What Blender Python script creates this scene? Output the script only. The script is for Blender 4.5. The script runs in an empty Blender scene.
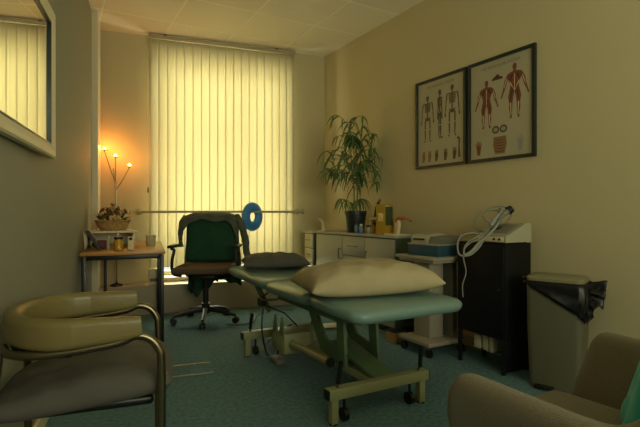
import bpy, bmesh, math, random
from mathutils import Vector, Matrix, noise as mnoise
PI = math.pi
rad = math.radians
SC = bpy.context.scene
COL = SC.collection
random.seed(7)

# ------------------------------------------------------------------ materials
def lin(h):
    h = h.lstrip('#')
    out = []
    for i in (0, 2, 4):
        c = int(h[i:i+2], 16) / 255
        out.append(c/12.92 if c <= .04045 else ((c+.055)/1.055)**2.4)
    return (*out, 1)

def mat(name, col, rough=.6, metal=0, var=.0, vscale=8, bump=0, bscale=60, spec=.5, coat=0, sheen=0, stretch=None):
    m = bpy.data.materials.new(name); m.use_nodes = True
    nt = m.node_tree; N = nt.nodes; L = nt.links
    b = N['Principled BSDF']
    c = lin(col) if isinstance(col, str) else col
    b.inputs['Base Color'].default_value = c
    b.inputs['Roughness'].default_value = rough
    b.inputs['Metallic'].default_value = metal
    b.inputs['Specular IOR Level'].default_value = spec
    if coat: b.inputs['Coat Weight'].default_value = coat
    if sheen: b.inputs['Sheen Weight'].default_value = sheen
    tc = N.new('ShaderNodeTexCoord')
    src = tc.outputs['Object']
    if stretch:
        mp = N.new('ShaderNodeMapping'); mp.inputs['Scale'].default_value = stretch
        L.new(src, mp.inputs['Vector']); src = mp.outputs['Vector']
    if var:
        n = N.new('ShaderNodeTexNoise'); n.inputs['Scale'].default_value = vscale; n.inputs['Detail'].default_value = 4
        L.new(src, n.inputs['Vector'])
        r = N.new('ShaderNodeValToRGB')
        r.color_ramp.elements[0].position = .3; r.color_ramp.elements[1].position = .7
        r.color_ramp.elements[0].color = (c[0]*(1-var), c[1]*(1-var), c[2]*(1-var), 1)
        r.color_ramp.elements[1].color = (min(1, c[0]*(1+var)), min(1, c[1]*(1+var)), min(1, c[2]*(1+var)), 1)
        L.new(n.outputs['Fac'], r.inputs['Fac']); L.new(r.outputs['Color'], b.inputs['Base Color'])
    if bump:
        n2 = N.new('ShaderNodeTexNoise'); n2.inputs['Scale'].default_value = bscale; n2.inputs['Detail'].default_value = 3
        L.new(src, n2.inputs['Vector'])
        bp = N.new('ShaderNodeBump'); bp.inputs['Strength'].default_value = bump; bp.inputs['Distance'].default_value = .01
        L.new(n2.outputs['Fac'], bp.inputs['Height']); L.new(bp.outputs['Normal'], b.inputs['Normal'])
    return m

def mat_emit(name, col, s):
    m = bpy.data.materials.new(name); m.use_nodes = True
    b = m.node_tree.nodes['Principled BSDF']
    b.inputs['Base Color'].default_value = lin(col)
    b.inputs['Emission Color'].default_value = lin(col); b.inputs['Emission Strength'].default_value = s
    return m

def mat_mix_transparent(name, col, fac, rough=.05):
    m = bpy.data.materials.new(name); m.use_nodes = True
    nt = m.node_tree; N = nt.nodes; L = nt.links
    b = N['Principled BSDF']; b.inputs['Base Color'].default_value = lin(col); b.inputs['Roughness'].default_value = rough
    t = N.new('ShaderNodeBsdfTransparent'); mx = N.new('ShaderNodeMixShader'); mx.inputs[0].default_value = fac
    L.new(t.outputs[0], mx.inputs[1]); L.new(b.outputs[0], mx.inputs[2]); L.new(mx.outputs[0], N['Material Output'].inputs['Surface'])
    return m

def mat_blind():
    m = bpy.data.materials.new('blind_fabric'); m.use_nodes = True
    nt = m.node_tree; N = nt.nodes; L = nt.links
    N.remove(N['Principled BSDF'])
    tc = N.new('ShaderNodeTexCoord'); mp = N.new('ShaderNodeMapping'); mp.inputs['Scale'].default_value = (60, 60, 400)
    n = N.new('ShaderNodeTexNoise'); n.inputs['Scale'].default_value = 1
    r = N.new('ShaderNodeValToRGB')
    r.color_ramp.elements[0].color = (.70, .65, .47, 1); r.color_ramp.elements[1].color = (.77, .72, .54, 1)
    d = N.new('ShaderNodeBsdfDiffuse'); t = N.new('ShaderNodeBsdfTranslucent'); mx = N.new('ShaderNodeMixShader'); mx.inputs[0].default_value = .5
    L.new(tc.outputs['Object'], mp.inputs[0]); L.new(mp.outputs[0], n.inputs['Vector']); L.new(n.outputs['Fac'], r.inputs[0])
    L.new(r.outputs[0], d.inputs[0]); L.new(r.outputs[0], t.inputs[0])
    L.new(d.outputs[0], mx.inputs[1]); L.new(t.outputs[0], mx.inputs[2]); L.new(mx.outputs[0], N['Material Output'].inputs['Surface'])
    return m

def mat_ceiling():
    m = mat('ceiling_tile', '#bdb38c', .9)
    nt = m.node_tree; N = nt.nodes; L = nt.links; b = N['Principled BSDF']
    tc = N.new('ShaderNodeTexCoord'); mp = N.new('ShaderNodeMapping'); mp.vector_type = 'TEXTURE'
    mp.inputs['Rotation'].default_value = (0, 0, rad(9.4)); mp.inputs['Location'].default_value = (.915, 4.13, 0)
    br = N.new('ShaderNodeTexBrick'); br.offset = 0; br.squash = 1
    br.inputs['Scale'].default_value = 1; br.inputs['Brick Width'].default_value = .6; br.inputs['Row Height'].default_value = .6
    br.inputs['Mortar Size'].default_value = .009; br.inputs['Mortar Smooth'].default_value = .2
    br.inputs['Color1'].default_value = lin('#e9e5d2'); br.inputs['Color2'].default_value = lin('#e5e0ca'); br.inputs['Mortar'].default_value = lin('#f8f4e4')
    vo = N.new('ShaderNodeTexNoise'); vo.inputs['Scale'].default_value = 90
    mx = N.new('ShaderNodeMix'); mx.data_type = 'RGBA'; mx.blend_type = 'MULTIPLY'; mx.inputs[0].default_value = .12
    L.new(tc.outputs['Object'], mp.inputs[0]); L.new(mp.outputs[0], br.inputs['Vector']); L.new(tc.outputs['Object'], vo.inputs['Vector'])
    L.new(br.outputs['Color'], mx.inputs[6]); L.new(vo.outputs['Fac'], mx.inputs[7]); L.new(mx.outputs[2], b.inputs['Base Color'])
    bp = N.new('ShaderNodeBump'); bp.inputs['Strength'].default_value = .4; bp.inputs['Distance'].default_value = .004; bp.invert = True
    L.new(br.outputs['Fac'], bp.inputs['Height']); L.new(bp.outputs[0], b.inputs['Normal'])
    return m

def mat_wood(name, c1, c2, axis=(1, 1, 1), rough=.4):
    m = mat(name, c1, rough); nt = m.node_tree; N = nt.nodes; L = nt.links; b = N['Principled BSDF']
    tc = N.new('ShaderNodeTexCoord'); mp = N.new('ShaderNodeMapping'); mp.inputs['Scale'].default_value = axis
    n = N.new('ShaderNodeTexNoise'); n.inputs['Scale'].default_value = 6; n.inputs['Detail'].default_value = 6
    r = N.new('ShaderNodeValToRGB'); r.color_ramp.elements[0].color = lin(c1); r.color_ramp.elements[1].color = lin(c2)
    r.color_ramp.elements[0].position = .35; r.color_ramp.elements[1].position = .65
    L.new(tc.outputs['Object'], mp.inputs[0]); L.new(mp.outputs[0], n.inputs['Vector']); L.new(n.outputs['Fac'], r.inputs[0]); L.new(r.outputs[0], b.inputs['Base Color'])
    return m

M = dict(
    wall=mat('olive_cream_paint', '#b9ae86', .85, bump=.05, bscale=200),
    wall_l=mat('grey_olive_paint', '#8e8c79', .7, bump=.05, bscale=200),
    carpet=mat('teal_carpet', '#587a80', .95, var=.28, vscale=45, bump=.5, bscale=240),
    white=mat('white_paint', '#d2c7a4', .45),
    boxing=mat('boxing_paint', '#a99c82', .5),
    mirror=mat('mirror_silver', '#e6e4d8', .015, metal=1),
    black=mat('black_metal', '#0d110f', .4),
    dark=mat('dark_plastic', '#0c1210', .45),
    chrome=mat('brushed_steel', '#7d735c', .3, metal=1),
    desk=mat_wood('beech_laminate', '#a8763a', '#c08c4c', (1, 8, 8), .3),
    vinyl=mat('olive_vinyl', '#75693f', .38, bump=.15, bscale=25),
    seatgrey=mat('grey_cotton_cover', '#504d45', .8, var=.12, vscale=5, bump=.5, bscale=9),
    beige=mat('beige_weave', '#6e644b', .9, var=.16, vscale=260, bump=.5, bscale=420, sheen=.2),
    teal=mat('teal_velvet', '#14a79e', .7, sheen=.3, var=.15, vscale=12),
    couchvinyl=mat('sage_green_vinyl', '#738e86', .30, bump=.12, bscale=16),
    steelgreen=mat('cream_green_enamel', '#8f9168', .4),
    armgreen=mat('green_enamel', '#5c7350', .4),
    pillow=mat('beige_pillowcase', '#a69976', .85, var=.08, vscale=4, bump=.9, bscale=9),
    pillowdark=mat('grey_pillowcase', '#4c4a42', .85, var=.14, vscale=5, bump=.2, bscale=12),
    magenta=mat('magenta_cloth', '#8e2f4e', .8, var=.1),
    cab=mat('grey_laminate', '#97998a', .45),
    cabside=mat('green_grey_laminate', '#47543f', .55),
    cablight=mat('pale_laminate', '#c2b998', .35),
    trol=mat('trolley_cream', '#978f7a', .5),
    boxblue=mat('blue_cardboard', '#21485a', .6),
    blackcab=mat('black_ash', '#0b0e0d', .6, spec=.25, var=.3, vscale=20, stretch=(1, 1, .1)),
    device=mat('pale_grey_plastic', '#a29f83', .45),
    devgrey=mat('mid_grey_plastic', '#6e6d60', .5),
    cable=mat('pale_cable', '#7d8076', .5),
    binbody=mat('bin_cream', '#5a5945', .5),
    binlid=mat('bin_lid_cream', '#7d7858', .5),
    liner=mat('black_bin_liner', '#070807', .42, bump=.35, bscale=30),
    green=mat('dark_green_cloth', '#083a22', .85, var=.25, vscale=6, bump=.3, bscale=14),
    coat=mat('grey_green_knit', '#4d5347', .9, var=.22, vscale=9, bump=.5, bscale=40),
    seatbrown=mat('brown_fabric', '#5c4a38', .9),
    bluefoam=mat('blue_foam', '#3a86c8', .5, var=.1, vscale=6),
    rail=mat('painted_rail', '#a49a78', .35),
    pot=mat('dark_grey_pot', '#1f2a24', .5),
    soil=mat('soil', '#2a2016', .95, bump=.8, bscale=60),
    stem=mat('stem_bark', '#6d6b3a', .8, var=.2),
    leaf=mat('leaf_green', '#4b6b34', .45, var=.35, vscale=14),
    yellow=mat('mustard_card', '#a5841c', .6, var=.05),
    orange=mat('orange_brown_plastic', '#a8602a', .5, var=.15, vscale=30),
    cream=mat('cream_plastic', '#d2c298', .5),
    purple=mat('plum_cloth', '#5d3a44', .8, var=.2),
    amber=mat('amber_glass', '#b98a1c', .2),
    bluebottle=mat('blue_grey_plastic', '#4f6b80', .3),
    wicker=mat('wicker', '#a5844c', .8, var=.3, vscale=40, bump=.8, bscale=60),
    petal=mat('dried_petal', '#dcc07c', .85, var=.25, vscale=40),
    dgreen=mat('dried_leaf', '#3b4a26', .8, var=.3, vscale=30),
    cone=mat('pine_cone', '#6d4a26', .85, var=.35, vscale=50, bump=.8, bscale=60),
    wood=mat_wood('bare_wood', '#8f6a3c', '#b08a54', (1, 1, 8), .6),
    paper=mat('paper', '#c9c4a4', .7),
    posterpaper=mat('poster_paper', '#a39c80', .6, var=.04, vscale=3),
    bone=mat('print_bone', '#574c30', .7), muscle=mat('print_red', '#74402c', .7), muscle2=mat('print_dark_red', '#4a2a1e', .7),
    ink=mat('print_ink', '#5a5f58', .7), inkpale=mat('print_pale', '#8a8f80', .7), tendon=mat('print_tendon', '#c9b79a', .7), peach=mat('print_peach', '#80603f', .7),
    frame=mat('green_black_frame', '#1c2720', .4),
    blind=mat_blind(),
    pvc=mat('window_pvc', '#d8d2bb', .4),
    ceiling=mat_ceiling(),
    glass=mat_mix_transparent('window_glass', '#cfd8d0', .08),
    clear=mat_mix_transparent('clear_plastic', '#c8c29c', .45, .15),
    crystal=mat_mix_transparent('crystal_glass', '#ffd9a0', .35, .08),
    bulb=mat_emit('warm_bulb', '#ffa850', 35),
    screen=mat('dark_display', '#10221c', .2),
)

# ------------------------------------------------------------------ mesh builder
class MB:
    def __init__(s): s.bm = bmesh.new()
    def _merge(s, t, mtx=None):
        if mtx is not None: bmesh.ops.transform(t, matrix=mtx, verts=t.verts)
        me = bpy.data.meshes.new('t'); t.to_mesh(me); t.free(); s.bm.from_mesh(me); bpy.data.meshes.remove(me); return s
    def box(s, c, d, bev=0, seg=2, rz=0, ry=0, rx=0, taper=None):
        t = bmesh.new(); bmesh.ops.create_cube(t, size=1)
        for v in t.verts:
            if taper and v.co.z > 0: v.co.x *= taper[0]; v.co.y *= taper[1]
            v.co.x *= d[0]; v.co.y *= d[1]; v.co.z *= d[2]
        if bev: bmesh.ops.bevel(t, geom=list(t.edges), offset=bev, segments=seg, profile=.5, affect='EDGES')
        return s._merge(t, Matrix.Translation(c) @ Matrix.Rotation(rz, 4, 'Z') @ Matrix.Rotation(ry, 4, 'Y') @ Matrix.Rotation(rx, 4, 'X'))
    def cyl(s, a, b, r, r2=None, n=14):
        a = Vector(a); b = Vector(b); d = b-a
        t = bmesh.new(); bmesh.ops.create_cone(t, cap_ends=True, segments=n, radius1=r, radius2=r if r2 is None else r2, depth=d.length)
        q = Vector((0, 0, 1)).rotation_difference(d.normalized()).to_matrix().to_4x4()
        return s._merge(t, Matrix.Translation((a+b)/2) @ q)
    def sph(s, c, r, sc=(1, 1, 1), n=12, rot=None):
        t = bmesh.new(); bmesh.ops.create_uvsphere(t, u_segments=n, v_segments=max(6, n//2+1), radius=r)
        m = Matrix.Translation(c) @ (rot.to_4x4() if rot else Matrix()) @ Matrix.Diagonal((*sc, 1))
        return s._merge(t, m)
    def lathe(s, prof, c=(0, 0, 0), n=24, rot=None, sx=1, sy=1):
        t = bmesh.new(); rings = []
        for r, z in prof:
            rings.append([t.verts.new((r*sx*math.cos(2*PI*i/n), r*sy*math.sin(2*PI*i/n), z)) for i in range(n)])
        for a, b in zip(rings, rings[1:]):
            for i in range(n): t.faces.new((a[i], a[(i+1) % n], b[(i+1) % n], b[i]))
        t.faces.new(list(reversed(rings[0]))); t.faces.new(rings[-1])
        return s._merge(t, Matrix.Translation(c) @ (rot.to_4x4() if rot else Matrix()))
    def sweep(s, path, sect, closed=False, up=(0, 0, 1), scales=None):
        """sect: list of (side, up) offsets"""
        P = [Vector(p) for p in path]; n = len(P); U0 = Vector(up); t = s.bm; rings = []
        for i, p in enumerate(P):
            a = P[(i-1) % n] if (i or closed) else P[0]; b = P[(i+1) % n] if (i < n-1 or closed) else P[-1]
            d = (b-a).normalized(); side = d.cross(U0)
            side = side.normalized() if side.length > 1e-4 else Vector((1, 0, 0))
            u = side.cross(d).normalized(); k = scales[i] if scales else 1
            rings.append([t.verts.new(p + side*x*k + u*y*k) for x, y in sect])
        m = len(sect)
        for i in range(n if closed else n-1):
            A, B = rings[i], rings[(i+1) % n]
            for j in range(m): t.faces.new((A[j], A[(j+1) % m], B[(j+1) % m], B[j]))
        if not closed: t.faces.new(list(reversed(rings[0]))); t.faces.new(rings[-1])
        return s
    def tube(s, path, r, n=10, closed=False):
        P = [Vector(p) for p in path]; N = len(P); t = s.bm; rings = []
        d0 = (P[1]-P[0]).normalized(); nrm = d0.orthogonal().normalized()
        for i, p in enumerate(P):
            a = P[(i-1) % N] if (i or closed) else P[0]; b = P[(i+1) % N] if (i < N-1 or closed) else P[-1]
            d = (b-a).normalized(); nrm = (nrm - d*nrm.dot(d)).normalized(); bi = d.cross(nrm)
            rr = r[i] if isinstance(r, (list, tuple)) else r
            rings.append([t.verts.new(p + (nrm*math.cos(2*PI*k/n)+bi*math.sin(2*PI*k/n))*rr) for k in range(n)])
        for i in range(N if closed else N-1):
            A, B = rings[i], rings[(i+1) % N]
            for k in range(n): t.faces.new((A[k], A[(k+1) % n], B[(k+1) % n], B[k]))
        if not closed: t.faces.new(list(reversed(rings[0]))); t.faces.new(rings[-1])
        return s
    def prism(s, pts, o, ex, ey, th):
        """2-D outline pts in the plane (o, ex, ey), extruded th along ex x ey"""
        o = Vector(o); ex = Vector(ex); ey = Vector(ey); nz = ex.cross(ey).normalized()*th
        a = [s.bm.verts.new(o+ex*x+ey*y) for x, y in pts]; b = [s.bm.verts.new(o+ex*x+ey*y+nz) for x, y in pts]
        k = len(pts); s.bm.faces.new(list(reversed(a))); s.bm.faces.new(b)
        for i in range(k): s.bm.faces.new((a[i], a[(i+1) % k], b[(i+1) % k], b[i]))
        return s
    def grid(s, f, nu, nv, cu=False):
        V = [[s.bm.verts.new(f(i/(nu if cu else nu-1), j/(nv-1))) for j in range(nv)] for i in range(nu)]
        for i in range(nu if cu else nu-1):
            for j in range(nv-1):
                k = (i+1) % nu
                s.bm.faces.new((V[i][j], V[k][j], V[k][j+1], V[i][j+1]))
        return s
    def build(s, name, m, parent=None, sharp=35, subd=0, solid=0, loc=None, rz=None):
        bmesh.ops.recalc_face_normals(s.bm, faces=s.bm.faces)
        me = bpy.data.meshes.new(name); s.bm.to_mesh(me); s.bm.free(); me.materials.append(m)
        me.polygons.foreach_set('use_smooth', [True]*len(me.polygons))
        if sharp < 180: me.set_sharp_from_angle(angle=rad(sharp))
        o = bpy.data.objects.new(name, me); COL.objects.link(o)
        if parent: o.parent = parent
        if loc: o.location = loc
        if rz is not None: o.rotation_euler.z = rz
        if solid:
            k = o.modifiers.new('s', 'SOLIDIFY'); k.thickness = solid; k.offset = 0
        if subd:
            k = o.modifiers.new('s', 'SUBSURF'); k.levels = subd; k.render_levels = subd
        return o

def thing(name, label, cat, loc=(0, 0, 0), rz=0, group=None):
    o = bpy.data.objects.new(name, None); o.empty_display_size = .1; COL.objects.link(o)
    o.location = loc; o.rotation_euler = (0, 0, rz); return tag(o, label, cat, group)
def tag(o, label, cat, group=None, kind=None):
    o['label'] = label; o['category'] = cat
    if group: o['group'] = group
    if kind: o['kind'] = kind
    return o
def struct(o):
    o['kind'] = 'structure'; return o
def smoothpath(pts, sub=6, closed=False):
    P = [Vector(p) for p in pts]; out = []; n = len(P)
    for i in range(n if closed else n-1):
        g = lambda k: P[k % n] if closed else P[max(0, min(n-1, k))]
        p0, p1, p2, p3 = g(i-1), g(i), g(i+1), g(i+2)
        for k in range(sub):
            t = k/sub
            out.append(.5*((2*p1)+(-p0+p2)*t+(2*p0-5*p1+4*p2-p3)*t*t+(-p0+3*p1-3*p2+p3)*t**3))
    if not closed: out.append(P[-1])
    return out
def rrect(w, h, r, n=5):
    out = []
    for cx, cy, a0 in ((w/2-r, h/2-r, 0), (-w/2+r, h/2-r, 90), (-w/2+r, -h/2+r, 180), (w/2-r, -h/2+r, 270)):
        for k in range(n): a = rad(a0+90*k/(n-1)); out.append((cx+r*math.cos(a), cy+r*math.sin(a)))
    return out
def nz(p, s=1, k=1): return mnoise.noise(Vector(p)*s)*k

# camera model: eye 1 m above the floor, 470 px focal length, 20.2 deg right of the room's depth axis
TH = rad(20.2); F = 470; HZ = 211.3
def at(u, v, d):
    """world point seen at pixel (u, v) at distance d along the view axis"""
    xc = (u-320)*d/F; z = 1-(v-HZ)*d/F
    return Vector((d*math.sin(TH)+xc*math.cos(TH), d*math.cos(TH)-xc*math.sin(TH), z))

# ------------------------------------------------------------------ room shell
H = 2.77; YB = 5.04; YF = -1.2; XL = -.46
def wx(y): return 2.7396-.165*y
WA = math.atan(.165)
outer = [(XL, YF), (wx(YF), YF), (wx(YB), YB), (XL, YB)]
fo = [(XL-.1, YF-.1), (wx(YF)+.1, YF-.1), (wx(YB)+.1, YB+.3), (XL-.1, YB+.3)]
struct(MB().prism(fo, (0, 0, -.1), (1, 0, 0), (0, 1, 0), .1).build('floor', M['carpet']))
struct(MB().prism(fo, (0, 0, H), (1, 0, 0), (0, 1, 0), .1).build('ceiling', M['ceiling']))
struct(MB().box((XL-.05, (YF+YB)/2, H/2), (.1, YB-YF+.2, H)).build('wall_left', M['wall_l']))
struct(MB().prism([(wx(YF-.1), YF-.1), (wx(YF-.1)+.1, YF-.1), (wx(YB+.3)+.1, YB+.3), (wx(YB+.3), YB+.3)], (0, 0, 0), (1, 0, 0), (0, 1, 0), H).build('wall_right', M['wall']))
V0, V1, VZ0, VZ1 = .1, 2.3, .9, 2.4  # opening for an added window behind the camera, there to let in fill
wf_ = MB()
wf_.box(((XL-.1+V0)/2, YF-.05, H/2), (V0-XL+.1, .1, H)); wf_.box(((wx(YF)+.1+V1)/2, YF-.05, H/2), (wx(YF)+.1-V1, .1, H))
wf_.box(((V0+V1)/2, YF-.05, VZ0/2), (V1-V0, .1, VZ0)); wf_.box(((V0+V1)/2, YF-.05, (H+VZ1)/2), (V1-V0, .1, H-VZ1))
struct(wf_.build('wall_front', M['wall']))
w2 = MB()
for z in (VZ0+.03, VZ1-.03): w2.box(((V0+V1)/2, YF-.06, z), (V1-V0, .05, .06), .004)
for x in (V0+.03, (V0+V1)/2, V1-.03): w2.box((x, YF-.06, (VZ0+VZ1)/2), (.06, .05, VZ1-VZ0), .004)
fill_win = struct(w2.build('fill_window', M['pvc']))
MB().box(((V0+V1)/2, YF-.06, (VZ0+VZ1)/2), (V1-V0-.08, .008, VZ1-VZ0-.08)).build('glass_pane', M['glass'], fill_win)
W0, W1, WZ0, WZ1 = .08, 1.46, .30, 2.64
wb = MB()
wb.box(((XL-.1+W0)/2, YB+.15, H/2), (W0-XL+.1, .3, H)); wb.box(((wx(YB)+.1+W1)/2, YB+.15, H/2), (wx(YB)+.1-W1, .3, H))
wb.box(((W0+W1)/2, YB+.15, WZ0/2), (W1-W0, .3, WZ0)); wb.box(((W0+W1)/2, YB+.15, (H+WZ1)/2), (W1-W0, .3, H-WZ1))
struct(wb.build('wall_back', M['wall']))
# window: pvc frame with a mullion and a transom
fy = YB+.22
wf = MB()
wf.box(((W0+W1)/2, fy, WZ0+.035), (W1-W0, .06, .07), .005); wf.box(((W0+W1)/2, fy, WZ1-.035), (W1-W0, .06, .07), .005)
wf.box((W0+.035, fy, (WZ0+WZ1)/2), (.07, .06, WZ1-WZ0), .005); wf.box((W1-.035, fy, (WZ0+WZ1)/2), (.07, .06, WZ1-WZ0), .005)
wf.box((.92, fy, (WZ0+WZ1)/2), (.07, .05, WZ1-WZ0-.1), .005); wf.box(((W0+W1)/2, fy, 1.75), (W1-W0-.1, .05, .06), .005)
win = struct(wf.build('window_1', M['pvc']))
MB().box(((W0+W1)/2, fy, (WZ0+WZ1)/2), (W1-W0-.08, .008, WZ1-WZ0-.08)).build('glass_pane', M['glass'], win)
MB().box(((W0+W1)/2, YB+.09, WZ0+.012), (W1-W0-.004, .18, .024), .004).build('window_sill', M['white'], win)
# boxing along the foot of the back wall, white pipe boxing in the left corner, skirting on the left wall
struct(MB().box(((XL+1.95)/2-.03, YB-.1, .14), (1.95-XL-.06, .2, .28), .006).build('trim_1', M['boxing']))
struct(MB().box((XL+.025, 4.72, H/2), (.05, .24, H)).build('trim_2', M['white']))
struct(MB().box((XL+.008, (YF+4.6)/2, .04), (.016, 4.6-YF, .08), .003).build('baseboard_left', M['white']))
yb0, yb1 = YF, 4.8
bb = MB().prism([(wx(yb0)-.016, yb0), (wx(yb0), yb0), (wx(yb1), yb1), (wx(yb1)-.016, yb1)], (0, 0, 0), (1, 0, 0), (0, 1, 0), .08)
struct(bb.build('baseboard_right', M['boxing']))

# ------------------------------------------------------------------ vertical blind
vb = thing('vertical_blind', 'cream vertical blind covering the tall window in the back wall', 'blind', (.77, 4.96, 2.74))
MB().box((0, 0, 0), (1.52, .045, .032), .004).build('headrail', M['rail'], vb)
for x in (-.6, .55): MB().box((x, .03, .015), (.03, .08, .03), .003).build('bracket', M['dark'], vb)
ns = 18; rnd = random.Random(3)
for i in range(ns):
    x = -.705 + 1.41*i/(ns-1); ang = rad(rnd.uniform(3, 8)); m = MB(); tw = rnd.uniform(-.04, .04)
    def f(u, v, ang=ang, tw=tw):
        a = ang+tw*v; w = (u-.5)*.0875; c = .006*(1-(2*u-1)**2)
        return (w*math.cos(a)-c*math.sin(a), w*math.sin(a)+c, -.03-2.27*v)
    m.grid(f, 5, 6); m.build('slat', M['blind'], vb, solid=.0012, loc=(x, .0, 0))
MB().tube([(-.76, -.02, 0), (-.765, -.02, -.9), (-.76, -.02, -1.5)], .0022, 6).build('pull_cord', M['white'], vb)
MB().lathe([(.002, 0), (.008, .01), (.006, .05), (.002, .06)], (-.76, -.02, -1.56), 10).build('cord_weight', M['dark'], vb)
MB().tube([(-.72+i*.0829, .004+(.008 if i % 2 else 0), -2.293) for i in range(18)], .002, 5).build('bottom_chain', M['white'], vb)

# ------------------------------------------------------------------ mirror on the left wall
mL, mH, mfw = 1.30, .68, .06
mr = thing('wall_mirror', 'large mirror in a pale wooden frame on the grey left wall', 'mirror', (XL+.003, 2.52-mL, 1.25), rad(-1.0))
fr = MB()
sec = [(.0, 0), (.045, 0), (.045, .012), (.032, .02), (.024, .05), (0, mfw)]
def mframe(off0, off1, x0, x1):  # rectangular ring in the local y-z plane
    a = [(off0, off0), (mL-off0, off0), (mL-off0, mH-off0), (off0, mH-off0)]; b = [(off1, off1), (mL-off1, off1), (mL-off1, mH-off1), (off1, mH-off1)]
    va = [fr.bm.verts.new((x0, *p)) for p in a]; vv = [fr.bm.verts.new((x1, *p)) for p in b]
    for i in range(4): fr.bm.faces.new((va[i], va[(i+1) % 4], vv[(i+1) % 4], vv[i]))
ring = [(0, 0), (0, .024), (.008, .030), (.028, .030), (.042, .024), (mfw, .018), (mfw, .004), (mfw, 0), (0, 0)]
for (o0, x0), (o1, x1) in zip(ring, ring[1:]): mframe(o0, o1, x0, x1)
bmesh.ops.remove_doubles(fr.bm, verts=fr.bm.verts, dist=1e-5)
fr.build('frame', M['white'], mr, sharp=20)
MB().box((.009, mL/2, mH/2), (.006, mL-2*mfw+.01, mH-2*mfw+.01)).build('mirror_glass', M['mirror'], mr)
lip = MB()
for a, b in (((mfw, mfw), (mL-mfw, mfw)), ((mL-mfw, mfw), (mL-mfw, mH-mfw)), ((mL-mfw, mH-mfw), (mfw, mH-mfw)), ((mfw, mH-mfw), (mfw, mfw))):
    lip.box((.015, (a[0]+b[0])/2, (a[1]+b[1])/2), (.014, abs(a[0]-b[0])+.008, abs(a[1]-b[1])+.008), .001)
lip.build('inner_lip', M['frame'], mr)

# ------------------------------------------------------------------ rail across the window, blue ring on it
rl = thing('wall_rail', 'long pale exercise rail fixed across the front of the window blind', 'rail', (0, 0, 0))
RY = 4.80
MB().tube([(-.06, RY, .995), (1.56, RY, .995)], .0115, 12).build('bar', M['rail'], rl)
for x in (-.07, 1.57):
    MB().tube([(x, RY, .995), (x, RY+.22, .995)], .009, 10).build('bracket_arm', M['rail'], rl)
    MB().lathe([(.012, -.012), (.022, -.01), (.025, 0), (.022, .01), (.012, .012)], (x, RY, .995), 16, Matrix.Rotation(PI/2, 3, 'Y')).build('end_boss', M['rail'], rl)
    MB().lathe([(.034, 0), (.034, .008), (.02, .014)], (x, YB-.001, .995), 18, Matrix.Rotation(PI/2, 3, 'X')).build('wall_flange', M['rail'], rl)
rg = MB(); R0, R1 = .050, .150; prof = []
for k in range(16):
    a = 2*PI*k/16; prof.append(((R0+R1)/2+(R1-R0)/2*math.cos(a), .04*math.sin(a)*(1.0 if math.cos(a) < .3 else .8)))
c0 = Vector((1.022, RY-.002, .944))
rot = Matrix.Rotation(rad(36), 3, 'Z') @ Matrix.Rotation(PI/2, 3, 'X')
t = [[rg.bm.verts.new(c0+rot @ Vector((r*math.cos(2*PI*i/36), r*math.sin(2*PI*i/36), z))) for r, z in prof] for i in range(36)]
for i in range(36):
    for j in range(16): rg.bm.faces.new((t[i][j], t[(i+1) % 36][j], t[(i+1) % 36][(j+1) % 16], t[i][(j+1) % 16]))
tag(rg.build('foam_ring', M['bluefoam'], sharp=180), 'thick blue foam ring hung on the rail above the office chair', 'exercise ring')

# ------------------------------------------------------------------ desk
dk = thing('desk', 'narrow beech-topped desk with square black legs against the left wall', 'desk', (-.158, 4.235, .012))
MB().box((0, 0, .685), (.57, 1.15, .026), .004).build('tabletop', M['desk'], dk)
MB().box((0, -.52, .655), (.5, .025, .035), .002).box((0, .52, .655), (.5, .025, .035), .002).box((-.25, 0, .655), (.025, 1.02, .035), .002).box((.25, 0, .655), (.025, 1.02, .035), .002).build('underframe', M['black'], dk)
for x in (-.262, .262):
    for y in (-.55, .545): MB().box((x if (y < 0 or x > 0) else -.205, y, .328), (.028, .028, .68), .003).build('leg', M['black'], dk)
DT = .710
ck = MB().tube(smoothpath([at(104, 300, 4.35), at(105, 318, 4.3), at(112, 321, 4.25), at(128, 319, 4.3), at(150, 314, 4.45)]), .006, 6)
# riser box on the desk
rs = thing('desk_riser', 'white open-fronted riser box on the desk under the basket', 'riser', (-.27, 4.33, DT), rad(6))
MB().box((0, 0, .122), (.36, .40, .016), .003).build('top_board', M['white'], rs)
for x in (-.16, .15): MB().box((x, 0, .057), (.012, .36, .114), .002).build('side_board', M['white'], rs)
MB().box((-.005, .17, .057), (.298, .012, .114), .002).build('back_board', M['white'], rs)
# things on the desk in front of and under it
ea = thing('picture_easel', 'slim black folding picture stand leaning on the desk by the wall', 'stand', (-.36, 3.87, DT))
MB().prism([(-.075, .0), (-.085, .13), (-.06, .155), (-.055, .02)], (0, .02, 0), (1, 0, 0), (0, 0, 1), .006).build('back_panel', M['cream'], ea)
MB().prism([(-.070, .145), (-.052, .152), (.045, .006), (.025, 0)], (0, -.045, 0), (1, 0, 0), (0, 0, 1), -.10).build('front_strut', M['black'], ea)
MB().prism([(-.022, .11), (-.015, .102), (-.055, .002), (-.066, .002)], (0, -.055, 0), (1, 0, 0), (0, 0, 1), .012).build('rear_strut', M['black'], ea)
pl = MB().sph((0, 0, .035), .07, (1, .6, .5), 16)
for v in pl.bm.verts: v.co += Vector((nz(v.co, 25, .012), nz(v.co+Vector((9, 0, 0)), 25, .01), 0)); v.co.z = max(v.co.z, .001)
tag(pl.build('folded_cloth', M['purple'], loc=(-.33, 3.99, DT), sharp=180), 'small plum coloured cloth bundle behind the black stand on the desk', 'cloth')
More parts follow.
